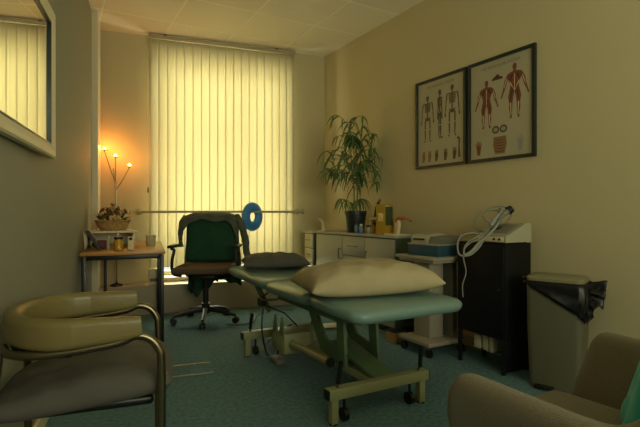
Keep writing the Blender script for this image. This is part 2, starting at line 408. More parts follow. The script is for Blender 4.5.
def bottle(name, label, loc, r, h, m, capm, neck=.4, group=None, cap=True, cat='bottle'):
    b = thing(name, label, cat, loc, 0, group)
    MB().lathe([(r*.9, 0), (r, .004), (r, h*.62), (r*.8, h*.72), (r*neck, h*.78), (r*neck, h*.84)], n=16).build('body', m, b)
    if cap: MB().lathe([(r*neck*1.25, h*.82), (r*neck*1.3, h*.99), (r*neck, h)], n=14).build('cap', capm, b)
    return b
bottle('pump_bottle', 'tall clear bottle with pale cap standing beside the amber jar', (-.21, 3.92, DT), .018, .13, M['clear'], M['cream'])
bottle('small_bottle', 'little clear bottle with white cap beside the black picture stand', (-.275, 3.90, DT), .014, .10, M['clear'], M['cream'])
bottle('amber_jar', 'squat amber glass jar on the desk in front of riser', (-.20, 3.80, DT), .033, .10, M['amber'], M['dark'], .75, cat='jar')
db = thing('dispenser_box', 'cream dispenser with round black top dot on desk near riser', 'dispenser', (-.115, 3.83, DT), 0)
MB().box((0, 0, .05), (.045, .05, .10), .006).build('body', M['cream'], db)
MB().lathe([(.012, 0), (.012, .006), (.006, .012)], (0, -.024, .083), 14, Matrix.Rotation(PI/2, 3, 'X')).build('button', M['black'], db)
MB().cyl((0, 0, .1), (0, 0, .118), .012).build('nozzle', M['black'], db)
cb = thing('clear_tub', 'clear plastic tub beside the riser at the desk middle', 'tub', (.03, 4.18, DT), 0)
MB().lathe([(.035, 0), (.042, .085), (.044, .09), (.040, .09), (.034, .006)], n=20).build('cup', M['clear'], cb)
MB().lathe([(.02, .006), (.033, .02), (.03, .055)], n=14).build('contents', M['cream'], cb)

# basket of dried flowers
RT = DT+.130
bk = thing('wicker_basket', 'wicker basket of dried flowers on the white riser', 'basket', (-.27, 4.33, RT), rad(12))
MB().lathe([(.085, 0), (.095, .01), (.108, .035), (.116, .07), (.122, .078), (.114, .080), (.10, .03), (.085, .008)], n=28, sx=1.12).build('bowl', M['wicker'], bk)
MB().tube([(.136*math.cos(2*PI*i/48), .121*math.sin(2*PI*i/48), .079+.003*math.sin(i*2.1)) for i in range(48)], .007, 6, True).build('plaited_rim', M['wicker'], bk)
tag2 = thing('dried_flower_arrangement', 'heap of dried petals, cones and twigs filling the wicker basket', 'dried flowers', (-.27, 4.33, RT), rad(12))
rnd = random.Random(5)
pm = MB(); lm = MB()
for i in range(64):
    a = rnd.uniform(0, 2*PI); r = .108*math.sqrt(rnd.random()); zz = .06+.11*(1-(r/.13)**2)+rnd.uniform(-.01, .04)
    c = Vector((r*1.15*math.cos(a), r*math.sin(a), zz))
    Rm = Matrix.Rotation(rnd.uniform(0, 6), 3, 'Z') @ Matrix.Rotation(rnd.uniform(-1.2, 1.2), 3, 'X')
    if i % 3 < 2:
        for k in range(6):
            q = Rm @ Matrix.Rotation(k*PI/3, 3, 'Z')
            pm.prism([(0, -.003), (.012, -.008), (.026, 0), (.012, .008)], c, q @ Vector((1, 0, .35)), q @ Vector((0, 1, 0)), .0015)
    else:
        cm = MB()
        for k in range(4): cm.sph(c+Rm @ Vector((0, 0, .009*k)), .020-.0038*k, (1, 1, .5), 8, Rm)
        cm.build('pine_cone', M['cone'], tag2)
for i in range(16):
    a = rnd.uniform(0, 2*PI); b = Vector((.09*math.cos(a), .08*math.sin(a), .08)); L_ = rnd.uniform(.05, .10)
    d = Vector((math.cos(a)*.7, math.sin(a)*.7, rnd.uniform(.7, 1.3))).normalized(); sd = d.cross(Vector((.3, .4, .2))).normalized()
    lm.prism([(0, -.002), (L_*.4, -.010), (L_, 0), (L_*.4, .010)], b, d, sd, .0015)
pm.build('petals', M['petal'], tag2)['kind'] = 'stuff'; lm.build('dried_leaves', M['dgreen'], tag2)['kind'] = 'stuff'

# ------------------------------------------------------------------ three-armed floor lamp in the corner
LX, LY = -.275, 4.93
lp = thing('floor_lamp', 'slim three-armed lamp with glowing crystal bulbs behind the desk corner', 'lamp', (LX, LY, .28))
MB().lathe([(.055, 0), (.06, .008), (.05, .016), (.01, .03), (.008, .05)], n=24).build('base', M['dark'], lp)
MB().tube([(0, 0, .03), (0, 0, .86), (-.012, 0, 1.02), (-.03, -.005, 1.13)], .007, 10).build('pole', M['chrome'], lp)
MB().cyl((0, 0, .70), (0, 0, .76), .013).build('dimmer_switch', M['black'], lp)
BUL = [at(104.5, 149.5, 4.50), at(115.5, 156.5, 4.51), at(129.5, 166, 4.52)]
root = Vector((LX-.01, LY, .28+1.00))
for k, b in enumerate(BUL):
    l = b-Vector((LX, LY, .28)); r0 = root-Vector((LX, LY, .28))-Vector((0, 0, .04*k))
    mid = (l+r0)/2+Vector((0, 0, -.02))
    MB().tube(smoothpath([r0, mid, l+Vector((0, 0, -.012))], 5), .004, 8).build('arm', M['chrome'], lp)
    MB().cyl(l+Vector((0, 0, -.016)), l+Vector((0, 0, .0)), .009).build('lamp_holder', M['dark'], lp)
    sh = MB()
    for j in range(14):
        a = 2*PI*j/14; el = .5 if j % 2 else -.1
        d = Vector((math.cos(a)*math.cos(el), math.sin(a)*math.cos(el), math.sin(el))); sd = d.cross(Vector((0, 0, 1))).normalized()
        sh.prism([(.012, -.003), (.034, -.010), (.056, 0), (.034, .010)], l, d, sd, .002)
    sh.build('crystal_shade', M['crystal'], lp)
    MB().sph(l+Vector((0, 0, .012)), .011, (1, 1, 1.2), 12).build('bulb', M['bulb'], lp)
    pl_ = bpy.data.lights.new('bulb_light', 'POINT'); pl_.energy = 3.0; pl_.color = (1, .36, .07); pl_.shadow_soft_size = .012
    po = bpy.data.objects.new('bulb_light', pl_); COL.objects.link(po); po.parent = lp; po.location = l+Vector((0, -.005, .012))
    pl_.shadow_soft_size = .02

# ------------------------------------------------------------------ office chair
oc = thing('office_chair', 'swivel office chair on a five-star base facing the room', 'office chair', (.50, 4.36, 0), rad(-18))
for k in range(5):
    a = rad(-90+72*k+6); d = Vector((math.cos(a), math.sin(a), 0)); 
    MB().tube([d*.03+Vector((0, 0, .115)), d*.15+Vector((0, 0, .10)), d*.285+Vector((0, 0, .07))], [.024, .02, .013], 8).build('base_arm', M['dark'], oc)
    c = d*.285; side = Vector((-d.y, d.x, 0))
    cw = MB()
    for s in (-1, 1): cw.cyl(c+side*(s*.008)+Vector((0, 0, .028)), c+side*(s*.024)+Vector((0, 0, .028)), .027, n=16)
    cw.cyl(c+Vector((0, 0, .03)), c+Vector((0, 0, .07)), .008)
    cw.build('caster', M['dark'], oc)
MB().cyl((0, 0, .08), (0, 0, .17), .036).cyl((0, 0, .17), (0, 0, .30), .026).cyl((0, 0, .30), (0, 0, .42), .017).build('gas_column', M['dark'], oc)
MB().box((0, 0, .415), (.2, .22, .035), .006).build('seat_plate', M['dark'], oc)
st = MB().box((0, -.02, .485), (.50, .48, .06), .028, 5)
st.build('seat', M['seatbrown'], oc, sharp=180)
bkm = MB()
def fb(u, v):
    x = (u-.5)*2; w = .235*(1-.10*abs(2*v-1)**3); z = .53+.40*v
    r = 1.0
    return (x*w, .20+.05*v*v*1.2-.05*(1-x*x)*-1+.02, z)
bb_ = MB().box((0, .255, .73), (.47, .07, .42), .03, 5, rx=rad(-6)); bb_.build('backrest', M['green'], oc, sharp=180)
MB().tube([(0, .10, .41), (0, .31, .42), (0, .325, .55), (0, .30, .68)], .018, 8).build('back_bracket', M['dark'], oc)
for s in (-1, 1):
    MB().tube(smoothpath([(s*.21, -.02, .42), (s*.285, -.03, .44), (s*.295, -.03, .55), (s*.29, .02, .64), (s*.285, .09, .665), (s*.28, .0, .675)][:4]+[(s*.29, -.06, .665)], 5), .014, 8).build('armrest_bracket', M['dark'], oc)
    MB().box((s*.29, .0, .685), (.055, .24, .026), .011, 4).build('armrest_pad', M['dark'], oc, sharp=180)
MB().tube([(.05, 0, .41), (.24, -.04, .40)], .006, 8).build('height_lever', M['dark'], oc)

OCM = oc.matrix_basis if False else Matrix.Translation((.50, 4.36, 0)) @ Matrix.Rotation(rad(-4), 4, 'Z')
# coat draped over the backrest
ct = thing('draped_coat', 'grey green knitted coat draped over the office chair back', 'coat', (.50, 4.36, 0), rad(-18))
g = MB()
def fcoat(u, v):
    x = (u-.5)*2; s = v
    fold = .012*math.sin(u*26+v*3)+.01*math.sin(u*11-v*5)
    # front hem -> over the top -> down the back
    if s < .30:
        k = s/.30; drop = .05+.30*max(0, abs(x)-.78)+.015*math.sin(u*13)+(.16*max(0, x-.5)); y = .205-.012*abs(x)+fold*.6*(1-k); z = .962-drop*(1-k)
    elif s < .42:
        k = (s-.30)/.12; y = .205+.11*k; z = .962+.022*math.sin(PI*k)
    else:
        k = (s-.42)/.58; y = .325+fold*k+.02*k; z = .962-.55*k-.05*math.sin(u*9)*k
    w = .262+.012*math.sin(v*9)
    z -= .05*abs(x)**5
    return (x*w, y+.03-.03, z)
g.grid(fcoat, 40, 26).build('coat_body', M['coat'], ct, sharp=180, solid=.012)
slv = MB().tube(smoothpath([(.24, .25, .95), (.285, .20, .90), (.32, .18, .80), (.335, .19, .70), (.345, .20, .60), (.35, .20, .55)], 5), .032, 12)
for v in slv.bm.verts: v.co += Vector((nz(v.co, 22, .014), nz(v.co+Vector((5, 5, 0)), 22, .012), 0))
slv.build('sleeve', M['coat'], ct, sharp=180)
slv = MB().tube(smoothpath([(-.235, .25, .95), (-.275, .22, .88), (-.285, .22, .76), (-.28, .215, .66)], 5), .024, 12)
for v in slv.bm.verts: v.co += Vector((nz(v.co, 22, .012), nz(v.co+Vector((5, 5, 0)), 22, .01), 0))
slv.build('sleeve', M['coat'], ct, sharp=180)
# green garment hanging through the chair
gj = thing('green_jacket', 'dark green jacket hanging down below the office chair seat', 'jacket', (.50, 4.36, 0), rad(-18))
g = MB()
def fj(u, v):
    x = -.18+.25*u; dr = (.20-.20*max(0, u-.35)-.25*max(0, .2-u))
    return (x+.02*math.sin(v*4)*0+.03*v*(u-.5), .10+.02*math.sin(u*15)+.05*v*math.cos(u*7), .425-dr*v-.02*v*math.sin(u*20))
g.grid(fj, 24, 12).build('hanging_panel', M['green'], gj, sharp=180, solid=.01)
g = MB()
def fj2(u, v):
    x = .05+.26*u
    return (x, .12+.015*math.sin(u*18), .43-(.05+.07*u)*v-.006*math.sin(u*14)*v)
g.grid(fj2, 20, 8).build('side_panel', M['green'], gj, sharp=180, solid=.01)

# ------------------------------------------------------------------ treatment couch
CR = rad(9.0)
cx0, cy0 = .88, 1.90
# local frame: x to the right along the width, y along the length, origin on the near-left corner's floor point
tc = thing('treatment_couch', 'hydraulic treatment couch with sage green padded sections in mid room', 'treatment couch', (cx0, cy0, 0), CR)
ZT = .545
def pad(y0, y1, z0, z1, w=.60):
    d = math.hypot(y1-y0, z1-z0)+.004; g = MB(); R_ = []
    for ins, z in ((.085, -.036), (.04, -.036), (.014, -.028), (.003, -.012), (0, .004), (.004, .016), (.014, .026), (.032, .033), (.07, .037), (.15, .038)):
        R_.append([g.bm.verts.new((.335+x, y, z)) for x, y in rrect(w-2*ins, d-2*ins, max(.012, .075-ins*.5), 7)])
    for A, B in zip(R_, R_[1:]):
        for j in range(len(A)): g.bm.faces.new((A[j], A[(j+1) % len(A)], B[(j+1) % len(A)], B[j]))
    g.bm.faces.new(list(reversed(R_[0]))); g.bm.faces.new(R_[-1])
    a = math.atan2(z1-z0, y1-y0)
    return g, ((0, (y0+y1)/2, (z0+z1)/2-.034), a)
for y0, y1, z0, z1, w in ((0, .50, ZT+.004, ZT+.014, .69), (.50, 1.12, ZT+.004, ZT-.004, .67), (1.12, 1.92, ZT-.002, ZT+.016, .64)):
    g, (l, a) = pad(y0, y1, z0, z1, w)
    o = g.build('padded_section', M['couchvinyl'], tc, sharp=180); o.location = l; o.rotation_euler.x = a
    MB().box((.31, 0, -.041), (w-.20, y1-y0-.16, .014), .003).build('base_board', M['dark'], o)
SG = M['steelgreen']; AG = M['armgreen']
# cross beams with posts, levers and casters
for y, tagn in ((.155, 0), (1.33, 1)):
    bx0, bx1 = (-.07, .53) if tagn == 0 else (-.06, .53)
    MB().box(((bx0+bx1)/2, y, .145), (bx1-bx0, .055, .05), .004).build('cross_beam', SG, tc)
    for x, dx in ((bx0, -1), (bx1, 1)):
        MB().box((x, y, .145), (.012, .05, .046), .002).build('end_cap', M['black'], tc)
        px_ = x-dx*.035
        MB().box((px_, y, .062), (.036, .036, .12), .003).build('leg_post', SG, tc)
        MB().cyl((px_, y, 0), (px_, y, .008), .022).build('foot_pad', M['black'], tc)
        cxp = x-dx*.10
        MB().cyl((cxp-.012, y+.01, .032), (cxp+.012, y+.01, .032), .032, n=18).cyl((cxp, y+.01, .06), (cxp, y+.01, .12), .007).build('caster', M['black'], tc)
        MB().cyl((x-dx*.055, y, .17), (x-dx*.05, y-.015, .20), .006).build('lever_stem', M['chrome'], tc)
        MB().tube([(x-dx*.05, y-.015, .195), (x-dx*.058, y-.03, .30)], .011, 10).build('lever_grip', M['black'], tc)
# base rails, housing, lifting arms, upper frame
MB().box((.28, .735, .125), (.10, 1.14, .04), .004).build('base_rail', SG, tc)
MB().tube([(.14, .49, .17), (.12, .95, .17)], .023, 10).build('actuator_tube', SG, tc)
MB().cyl((.14, .475, .17), (.14, .495, .17), .025).build('actuator_end', M['black'], tc)
MB().box((.17, 1.03, .165), (.20, .20, .13), .012).build('motor_housing', SG, tc)
MB().prism([(-.09, 0), (.09, 0), (.05, .13), (.02, .02), (-.02, .02), (-.05, .13)], (.07, 1.03, .20), (0, 1, 0), (0, 0, 1), .012).build('pivot_bracket', AG, tc)
for x in (.21, .43):
    MB().prism([(.44, .14), (.52, .14), (.54, .43), (.47, .43)], (x, 0, 0), (0, 1, 0), (0, 0, 1), .02).build('lift_arm', AG, tc)
    MB().prism([(.80, .40), (.90, .40), (.72, .17), (.50, .14), (.50, .22), (.66, .25)], (x+.004, 0, 0), (0, 1, 0), (0, 0, 1), .016).build('link_plate', AG, tc)
MB().box((.29, .39, .195), (.13, .46, .022), .003, rx=rad(11)).build('brace_plate', AG, tc)
for x in (.13, .49):
    MB().box((x, .72, .44), (.035, .82, .045), .004).build('upper_rail', AG, tc)
for y in (.33, .72, 1.11): MB().box((.31, y, .435), (.37, .03, .03), .003).build('upper_crossbar', AG, tc)
MB().box((.31, 1.45, .465), (.40, .60, .02), .003).build('head_frame', M['dark'], tc)
MB().tube([(.08, 1.05, .43), (.02, 1.14, .415), (.02, 1.20, .415), (.10, 1.26, .44)], .007, 8).build('release_bar', M['chrome'], tc)
MB().prism([(1.42, .45), (1.52, .45), (1.27, .30), (1.22, .33)], (.10, 0, 0), (0, 1, 0), (0, 0, 1), .012).build('head_strut', AG, tc)
MB().box((.045, 1.24, .385), (.05, .05, .05), .006).build('control_socket', M['dark'], tc)
MB().tube([(.045, 1.24, .37), (.16, 1.12, .32), (.24, 1.08, .23)], .005, 6).build('gas_hose', M['black'], tc)
MB().box((.31, .28, .462), (.36, .26, .02), .003).build('foot_frame', M['dark'], tc)
hc = MB().tube(smoothpath([(.05, 1.22, .36), (.03, 1.20, .22), (.05, 1.19, .08), (.08, 1.17, .02), (.13, 1.16, .05), (.12, 1.19, .17), (.22, 1.14, .23)], 6), .006, 7)
hc.build('control_cable', M['black'], tc)
fsw = thing('foot_switch', 'pale foot switch with cable beside the far beam of couch', 'foot switch', (tc.location.x, tc.location.y, 0), CR)
MB().box((.10, 1.10, .02), (.07, .12, .04), .012, 3).build('pedal_body', M['devgrey'], fsw)
MB().tube(smoothpath([(.07, 1.16, .03), (.05, 1.22, .01), (.09, 1.26, .09), (.10, 1.22, .13)], 6), .005, 6).build('lead', M['cable'], fsw)

def pillow(name, m, w, d, h, seed, corner=.035):
    g = MB(); n = 26; rows = []
    def pt(i, j, sgn):
        x = -1+2*i/(n-1); y = -1+2*j/(n-1)
        e = max(0, (1-abs(x)**2.6))*max(0, (1-abs(y)**2.6)); hh = (e**.42)
        px = x*w/2*(1-.06*(1-abs(y)**2)*0-.07*abs(x)**3*(1-abs(y)**3)); py = y*d/2*(1-.09*abs(y)**3*(1-abs(x)**3))
        k = nz((x*2.2+seed, y*2.2, sgn), 1, .13)+nz((x*5+seed, y*3, 3), 1, .09)+nz((x*9+seed, y*5, 3), 1, .04)+.05*math.sin(10*(x*y)+seed)*(1-e)
        z = sgn*h/2*hh*(1+k) if sgn > 0 else -h/2*hh*.55
        if sgn > 0: z += hh*(.010*abs(math.sin(7*x+3*y+seed+2*nz((x*2, y*2, seed)))) + .006*math.sin(16*x+5*y*y+seed))*min(1, h*5)
        if abs(x) == 1 or abs(y) == 1: z = 0
        return (px, py, z)
    T = [[g.bm.verts.new(pt(i, j, 1)) for j in range(n)] for i in range(n)]
    B = [[T[i][j] if i in (0, n-1) or j in (0, n-1) else g.bm.verts.new(pt(i, j, -1)) for j in range(n)] for i in range(n)]
    for i in range(n-1):
        for j in range(n-1):
            g.bm.faces.new((T[i][j], T[i+1][j], T[i+1][j+1], T[i][j+1])); g.bm.faces.new((B[i][j], B[i][j+1], B[i+1][j+1], B[i+1][j]))
    return g.build(name, m, sharp=180, subd=1)
p = pillow('pillow', M['pillow'], .76, .48, .22, 1.3)
p.location = (1.118, 2.33, ZT+.070); p.rotation_euler = (0, rad(-1), rad(-3))
tag(p, 'plump beige pillow lying across the near end of treatment couch', 'pillow')
p = pillow('pillow', M['pillowdark'], .52, .40, .14, 4.1)
p.location = (.93, 3.55, ZT+.058); p.rotation_euler = (0, 0, rad(-8))
tag(p, 'dark grey pillow lying on the far end of treatment couch', 'pillow')
ml = MB().grid(lambda u, v: (-.09+.18*u, -.05+.1*v, .006+.006*math.sin(u*9+v*4)+.02*(1-(2*v-1)**2)), 16, 8)
tag(ml.build('folded_scarf', M['magenta'], sharp=180, solid=.008, loc=(1.14, 3.70, ZT+.018), rz=rad(10)), 'small magenta folded cloth beside the dark grey pillow', 'cloth')

# ------------------------------------------------------------------ left tub chair
tb = thing('tub_armchair', 'tubular steel armchair with olive vinyl armband and grey seat, by left wall', 'armchair', (-.20, 1.72, 0), 0)
path = []
for p_ in ((.185, -.235), (.02, -.235)): path.append(p_)
for k in range(0, 13):
    a = rad(270-15*k); path.append((-.0+.205*math.cos(a)*.92-.0, .235*math.sin(a)))
path += [(.02, .235), (.165, .235)]
path3 = smoothpath([(x, y, .655-.012*(x+.2)) for x, y in path], 3)
sect = rrect(.052, .09, .022, 6)
scl = []
for i_, p_ in enumerate(path3):
    k_ = max(0, min(1, (p_.x+.04)/.20)); q_ = 1-.26*k_; q_ *= .86 if i_ in (0, len(path3)-1) else 1
    scl.append(q_); p_.z += .032*(1-q_)
MB().sweep(path3, sect, scales=scl).build('arm_band', M['vinyl'], tb, sharp=60)
for sy in (-1, 1):
    y = sy*.235
    MB().tube(smoothpath([(-.195, y*.45, .60), (-.165, y*.78, .60), (-.10, y*.96, .60), (0, y, .604), (.12, y, .618), (.165, y, .634), (.205, y, .624), (.232, y, .590), (.240, y, .54), (.240, y, .30), (.240, y, .06), (.225, y, .02), (.20, y, .014), (-.12, y, .014), (-.19, y, .03), (-.20, y, .12), (-.20, y*.9, .40), (-.19, y*.75, .60)], 6), .0125, 12).build('tube_frame', M['chrome'], tb, sharp=180)
band2 = [(x*.985, y*1.0, z-.055) for x, y, z in [tuple(p) for p in path3]][6:-6]
MB().tube(band2, .011, 8).build('under_band_tube', M['black'], tb, sharp=180)
MB().tube([(.240, -.235, .412), (.240, .235, .412)], .009, 10).build('front_crossbar', M['black'], tb)
MB().tube([(-.20, -.21, .412), (-.20, .21, .412)], .009, 10).build('rear_crossbar', M['black'], tb)
sm = MB().box((.03, 0, .418), (.38, .36, .03), .012, 3); sm.build('seat_pan', M['black'], tb)
g = MB(); n = 30
def seatpt(i, j, sgn):
    x = -1+2*i/(n-1); y = -1+2*j/(n-1)
    e = max(0, 1-abs(x)**4)*max(0, 1-abs(y)**4); hh = e**.35
    wr = nz((x*3, y*3, 7), 1, .008)+.004*math.sin(14*x+6*y)*(.4+abs(y))
    z = .452 + .022*x + (sgn*(.044 if sgn > 0 else .050)*hh + (wr*hh if sgn > 0 else 0)) + (.03*math.exp(-((x-.15)**2)*2)*hh if sgn > 0 else 0)
    return (.028+x*.262*(1-.06*abs(x)**3*y*y), y*.226*(1-.05*x*x), z)
T = [[g.bm.verts.new(seatpt(i, j, 1)) for j in range(n)] for i in range(n)]
B = [[T[i][j] if i in (0, n-1) or j in (0, n-1) else g.bm.verts.new(seatpt(i, j, -.8)) for j in range(n)] for i in range(n)]
for i in range(n-1):
    for j in range(n-1):
        g.bm.faces.new((T[i][j], T[i+1][j], T[i+1][j+1], T[i][j+1])); g.bm.faces.new((B[i][j], B[i][j+1], B[i+1][j+1], B[i+1][j]))
g.build('seat_cushion', M['seatgrey'], tb, sharp=180, subd=1)

# ------------------------------------------------------------------ beige tub armchair
ac = thing('tub_armchair', 'beige fabric tub armchair seen from behind at the lower right', 'armchair', (1.15, .86, 0), rad(13.8))
g = MB(); nt_ = 44; rings = []
def upath(t):  # t 0..1 from left front tip round the back to right front tip; returns x,y and outward normal
    L1 = .33; arc = PI*.36; tot = 2*L1+arc; s = t*tot
    if s < L1: return (-.36, .27-s), (-1, 0)
    if s < L1+arc:
        a = PI+(s-L1)/arc*PI; return (.36*math.cos(a), -.06+.34*math.sin(a)), (math.cos(a), math.sin(a))
    s -= L1+arc; return (.36, -.06+s), (1, 0)
for i in range(nt_+1):
    t = i/nt_; (x, y), (nx, ny) = upath(t)
    bkf = max(0, math.sin(PI*t))**2.2        # 1 at the back
    e = min(1, min(t, 1-t)/.03); tip = math.sqrt(max(.0, 1-(1-e)**2))
    dist = min(t, 1-t)*(.66+PI*.36); kk = max(0, min(1, (dist-.41)/.20)); kk = kk*kk*(3-2*kk); bkf = kk
    top = .605-.015*min(1, dist/.35)+.22*kk-.06*(1-tip)
    thk = .048+.018*bkf; thk *= (.55+.45*tip)
    fwd = (1-min(1, min(t, 1-t)/.16))            # front slope: lower part reaches further forward
    ring = []
    prof = [(-.13, .15, .0), (-.09, .19, .0), (-.05, .30, 1), (-.005, .44, 1), (.028, top-.06, 1), (.026, top-.018, 1), (.0, top, 1), (-thk*.8, top-.014, 1), (-thk*1.1, top-.06, 1), (-.095, .44, 1), (-.125, .34, 1), (-.15, .20, 0)]
    for off, z, k in prof:
        fy_ = .02*fwd*(1 if .15 < z < top-.1 else 0)
        ring.append(g.bm.verts.new((x+nx*off, y+ny*off+fy_, z)))
    rings.append(ring)
m_ = len(rings[0])
for A, B in zip(rings, rings[1:]):
    for j in range(m_): g.bm.faces.new((A[j], A[(j+1) % m_], B[(j+1) % m_], B[j]))
g.bm.faces.new(list(reversed(rings[0]))); g.bm.faces.new(rings[-1])
g.build('shell', M['beige'], ac, sharp=180, subd=1)
sc_ = MB().box((0, .06, .33), (.50, .56, .15), .05, 5); sc_.build('seat_cushion', M['beige'], ac, sharp=180)
MB().box((0, .0, .215), (.50, .50, .07), .03, 4).build('seat_base', M['beige'], ac, sharp=180)
for sx in (-1, 1):
    for sy in (-1, 1):
        MB().cyl((sx*.25, .02+sy*.23, 0), (sx*.20, .02+sy*.19, .19), .012, .02).build('leg', M['wood'], ac)
p = pillow('cushion', M['teal'], .36, .36, .12, 2.2)
p.rotation_euler = (rad(72), 0, rad(-150)); p.location = (1.235, .815, .56)
tag(p, 'teal velvet cushion propped in the beige tub armchair', 'cushion')
TC = p

# ------------------------------------------------------------------ sideboard along the right wall
CA = rad(12); cd = Vector((-.208, .978, 0)); cn = Vector((.978, .208, 0)); c0 = Vector((1.864, 3.34, 0))
CH = .80; CL = 1.197; CDp = .295
sb = thing('sideboard', 'long low grey sideboard with doors and drawers along right wall', 'sideboard', c0, 0)
def sbox(t0, t1, d0, d1, z0, z1, bev=.003, mb=None):
    mb = mb or MB(); c = cd*((t0+t1)/2)+cn*((d0+d1)/2); c.z = (z0+z1)/2
    return mb.box(c, (d1-d0, t1-t0, z1-z0), bev, rz=CA)
sbox(0, CL, .018, CDp, .05, CH-.022).build('carcass', M['cabside'], sb)
sbox(-.006, CL+.003, -.006, CDp, CH-.02, CH).build('worktop', M['cab'], sb)
sbox(.02, CL-.02, .04, CDp-.02, 0, .05).build('plinth', M['black'], sb)
for t0, t1 in ((.006, .385), (.735, 1.19)):
    d_ = sbox(t0, t1, 0, .018, .06, CH-.03).build('door', M['cab'], sb)
    th = t0+.03 if t0 > .5 else t1-.03
    hb = MB(); a = cd*th-cn*.02; hb.tube([a+cn*.02+Vector((0, 0, .56)), a+Vector((0, 0, .565)), a+Vector((0, 0, .645)), a+cn*.02+Vector((0, 0, .65))], .005, 8)
    hb.build('handle', M['chrome'], d_)
for k in range(4):
    z1 = CH-.03-k*.178
    d_ = sbox(.393, .727, 0, .018, z1-.172, z1).build('drawer', M['cab'], sb)
    a = cd*.56-cn*.022+Vector((0, 0, z1-.085))
    MB().tube([a+cn*.022+cd*.07, a+cd*.06, a-cd*.06, a+cn*.022-cd*.07], .005, 8).build('handle', M['chrome'], d_)
# slim drawer unit beyond it
dc = thing('drawer_cabinet', 'slim pale drawer cabinet between sideboard and window', 'drawer cabinet', (1.72, 4.70, 0), rad(4))
MB().box((.01, 0, .385), (.24, .215, .77), .004).build('carcass', M['cabside'], dc)
MB().box((0, 0, .782), (.28, .23, .022), .004).build('top', M['cablight'], dc)
for k in range(5):
    d_ = MB().box((-.118, 0, .69-k*.15), (.016, .20, .142), .003).build('drawer', M['cablight'], dc)
    MB().tube([(-.126, .05, .70-k*.15), (-.142, .04, .70-k*.15), (-.142, -.04, .70-k*.15), (-.126, -.05, .70-k*.15)], .004, 6).build('handle', M['chrome'], d_)
DCt = .793
wbt = thing('curved_bottle', 'white curved-neck bottle standing on the slim drawer cabinet', 'bottle', (1.735, 4.66, DCt))
MB().tube(smoothpath([(.02, 0, 0), (.022, 0, .03), (.018, 0, .07), (-.004, 0, .11), (-.035, 0, .125)], 6), [.022]*7+[.02]*6+[.017]*6+[.012]*5+[.01], 12).build('body', M['cream'], wbt, sharp=180)

def sp(t, d, z=CH): v = c0+cd*t+cn*d; v.z = z; return v
# potted plant
pp = sp(.70, .135)
pt = thing('potted_fig', 'tall drooping-leaved fig plant in a dark pot on the sideboard', 'plant', pp)
MB().lathe([(.075, 0), (.078, .004), (.098, .17), (.105, .172), (.105, .205), (.097, .205), (.092, .165)], n=28).build('pot', M['pot'], pt)
MB().lathe([(.088, .16), (.092, .18), (.05, .186), (.01, .188)], n=20).build('soil', M['soil'], pt)
rnd = random.Random(11)
def wallclamp(p):  # keep plant pieces clear of the right and back walls
    wxy = pp+p; lim = wx(wxy.y)-.03
    if wxy.x > lim: p.x -= (wxy.x-lim)
    if wxy.y > YB-.12: p.y -= wxy.y-(YB-.12)
    return p
stm = MB(); tips = []
vr = Vector((math.cos(TH), -math.sin(TH), 0))      # sideways direction of the crown
vd = Vector((math.sin(TH), math.cos(TH), 0))
trunks = [((-.02, .0), (-.035, .02), 1.0), ((.015, .015), (.035, -.02), .93), ((.0, -.02), (-.005, -.03), .84)]
for (bx_, by_), (tx, ty), hh in trunks:
    pa = smoothpath([(bx_, by_, .17), (bx_+.3*(tx-bx_)+.008, by_, .40), (tx, ty, .65), (tx*1.4, ty, hh)], 6)
    stm.tube(pa, [.008-.0045*i/len(pa) for i in range(len(pa))], 8)
    for k in range(11):
        q = pa[min(len(pa)-1, int(len(pa)*(.36+.062*k)))]
        a = k*2.4+hh*20+rnd.uniform(-.4, .4); L_ = rnd.uniform(.12, .27)*(1.15-.45*(k/8)); up_ = rnd.uniform(.04, .16)
        e = wallclamp(q+vr*(L_*math.cos(a)*1.25-.035)+vd*(L_*math.sin(a)*.7)+Vector((0, 0, up_)))
        md = wallclamp((q+e)/2+Vector((0, 0, .04)))
        br_ = smoothpath([q, md, e], 5); stm.tube(br_, .0026, 6); tips += br_[2:]
for k in range(2):
    a = (-1, .9)[k]; q = Vector((0, 0, .22)); e = q+vr*a*(.15 if k == 0 else .07)+Vector((0, 0, .10)); br_ = smoothpath([q, (q+e)/2+Vector((0, 0, .03)), e], 5); stm.tube(br_, .0025, 6); tips += br_[4:]*2
stm.build('stems', M['stem'], pt, sharp=180)
lf = MB()
def leaf(base, d, L_, w):
    side = d.cross(Vector((0, 0, 1)))
    side = side.normalized() if side.length > .05 else vr.copy()
    side = (side*math.cos(rr)+side.cross(d)*math.sin(rr)) if (rr := rnd.uniform(-1.3, 1.3)) else side
    P_ = []; p_ = base.copy(); dd = d.copy(); n_ = 6
    for i in range(n_+1):
        P_.append(wallclamp(p_.copy())); dd = (dd+Vector((0, 0, -.34))).normalized(); p_ = p_+dd*(L_/n_)
    ws = [.12, .7, 1, .95, .75, .42, .04]
    va = [(lf.bm.verts.new(P_[i]-side*w*ws[i]), lf.bm.verts.new(P_[i]+Vector((0, 0, -.002))), lf.bm.verts.new(P_[i]+side*w*ws[i])) for i in range(n_+1)]
    for a_, b_ in zip(va, va[1:]):
        lf.bm.faces.new((a_[0], a_[1], b_[1], b_[0])); lf.bm.faces.new((a_[1], a_[2], b_[2], b_[1]))
for q in tips:
    for _ in range(rnd.choice((0, 1, 1, 2))):
        a = rnd.uniform(0, 2*PI)
        d = (vr*math.cos(a)+vd*math.sin(a)*.8+Vector((0, 0, rnd.uniform(-.5, .25)))).normalized()
        leaf(q, d, rnd.uniform(.12, .20), rnd.uniform(.008, .0125))
lf.build('leaves', M['leaf'], pt, sharp=180, solid=.0008)

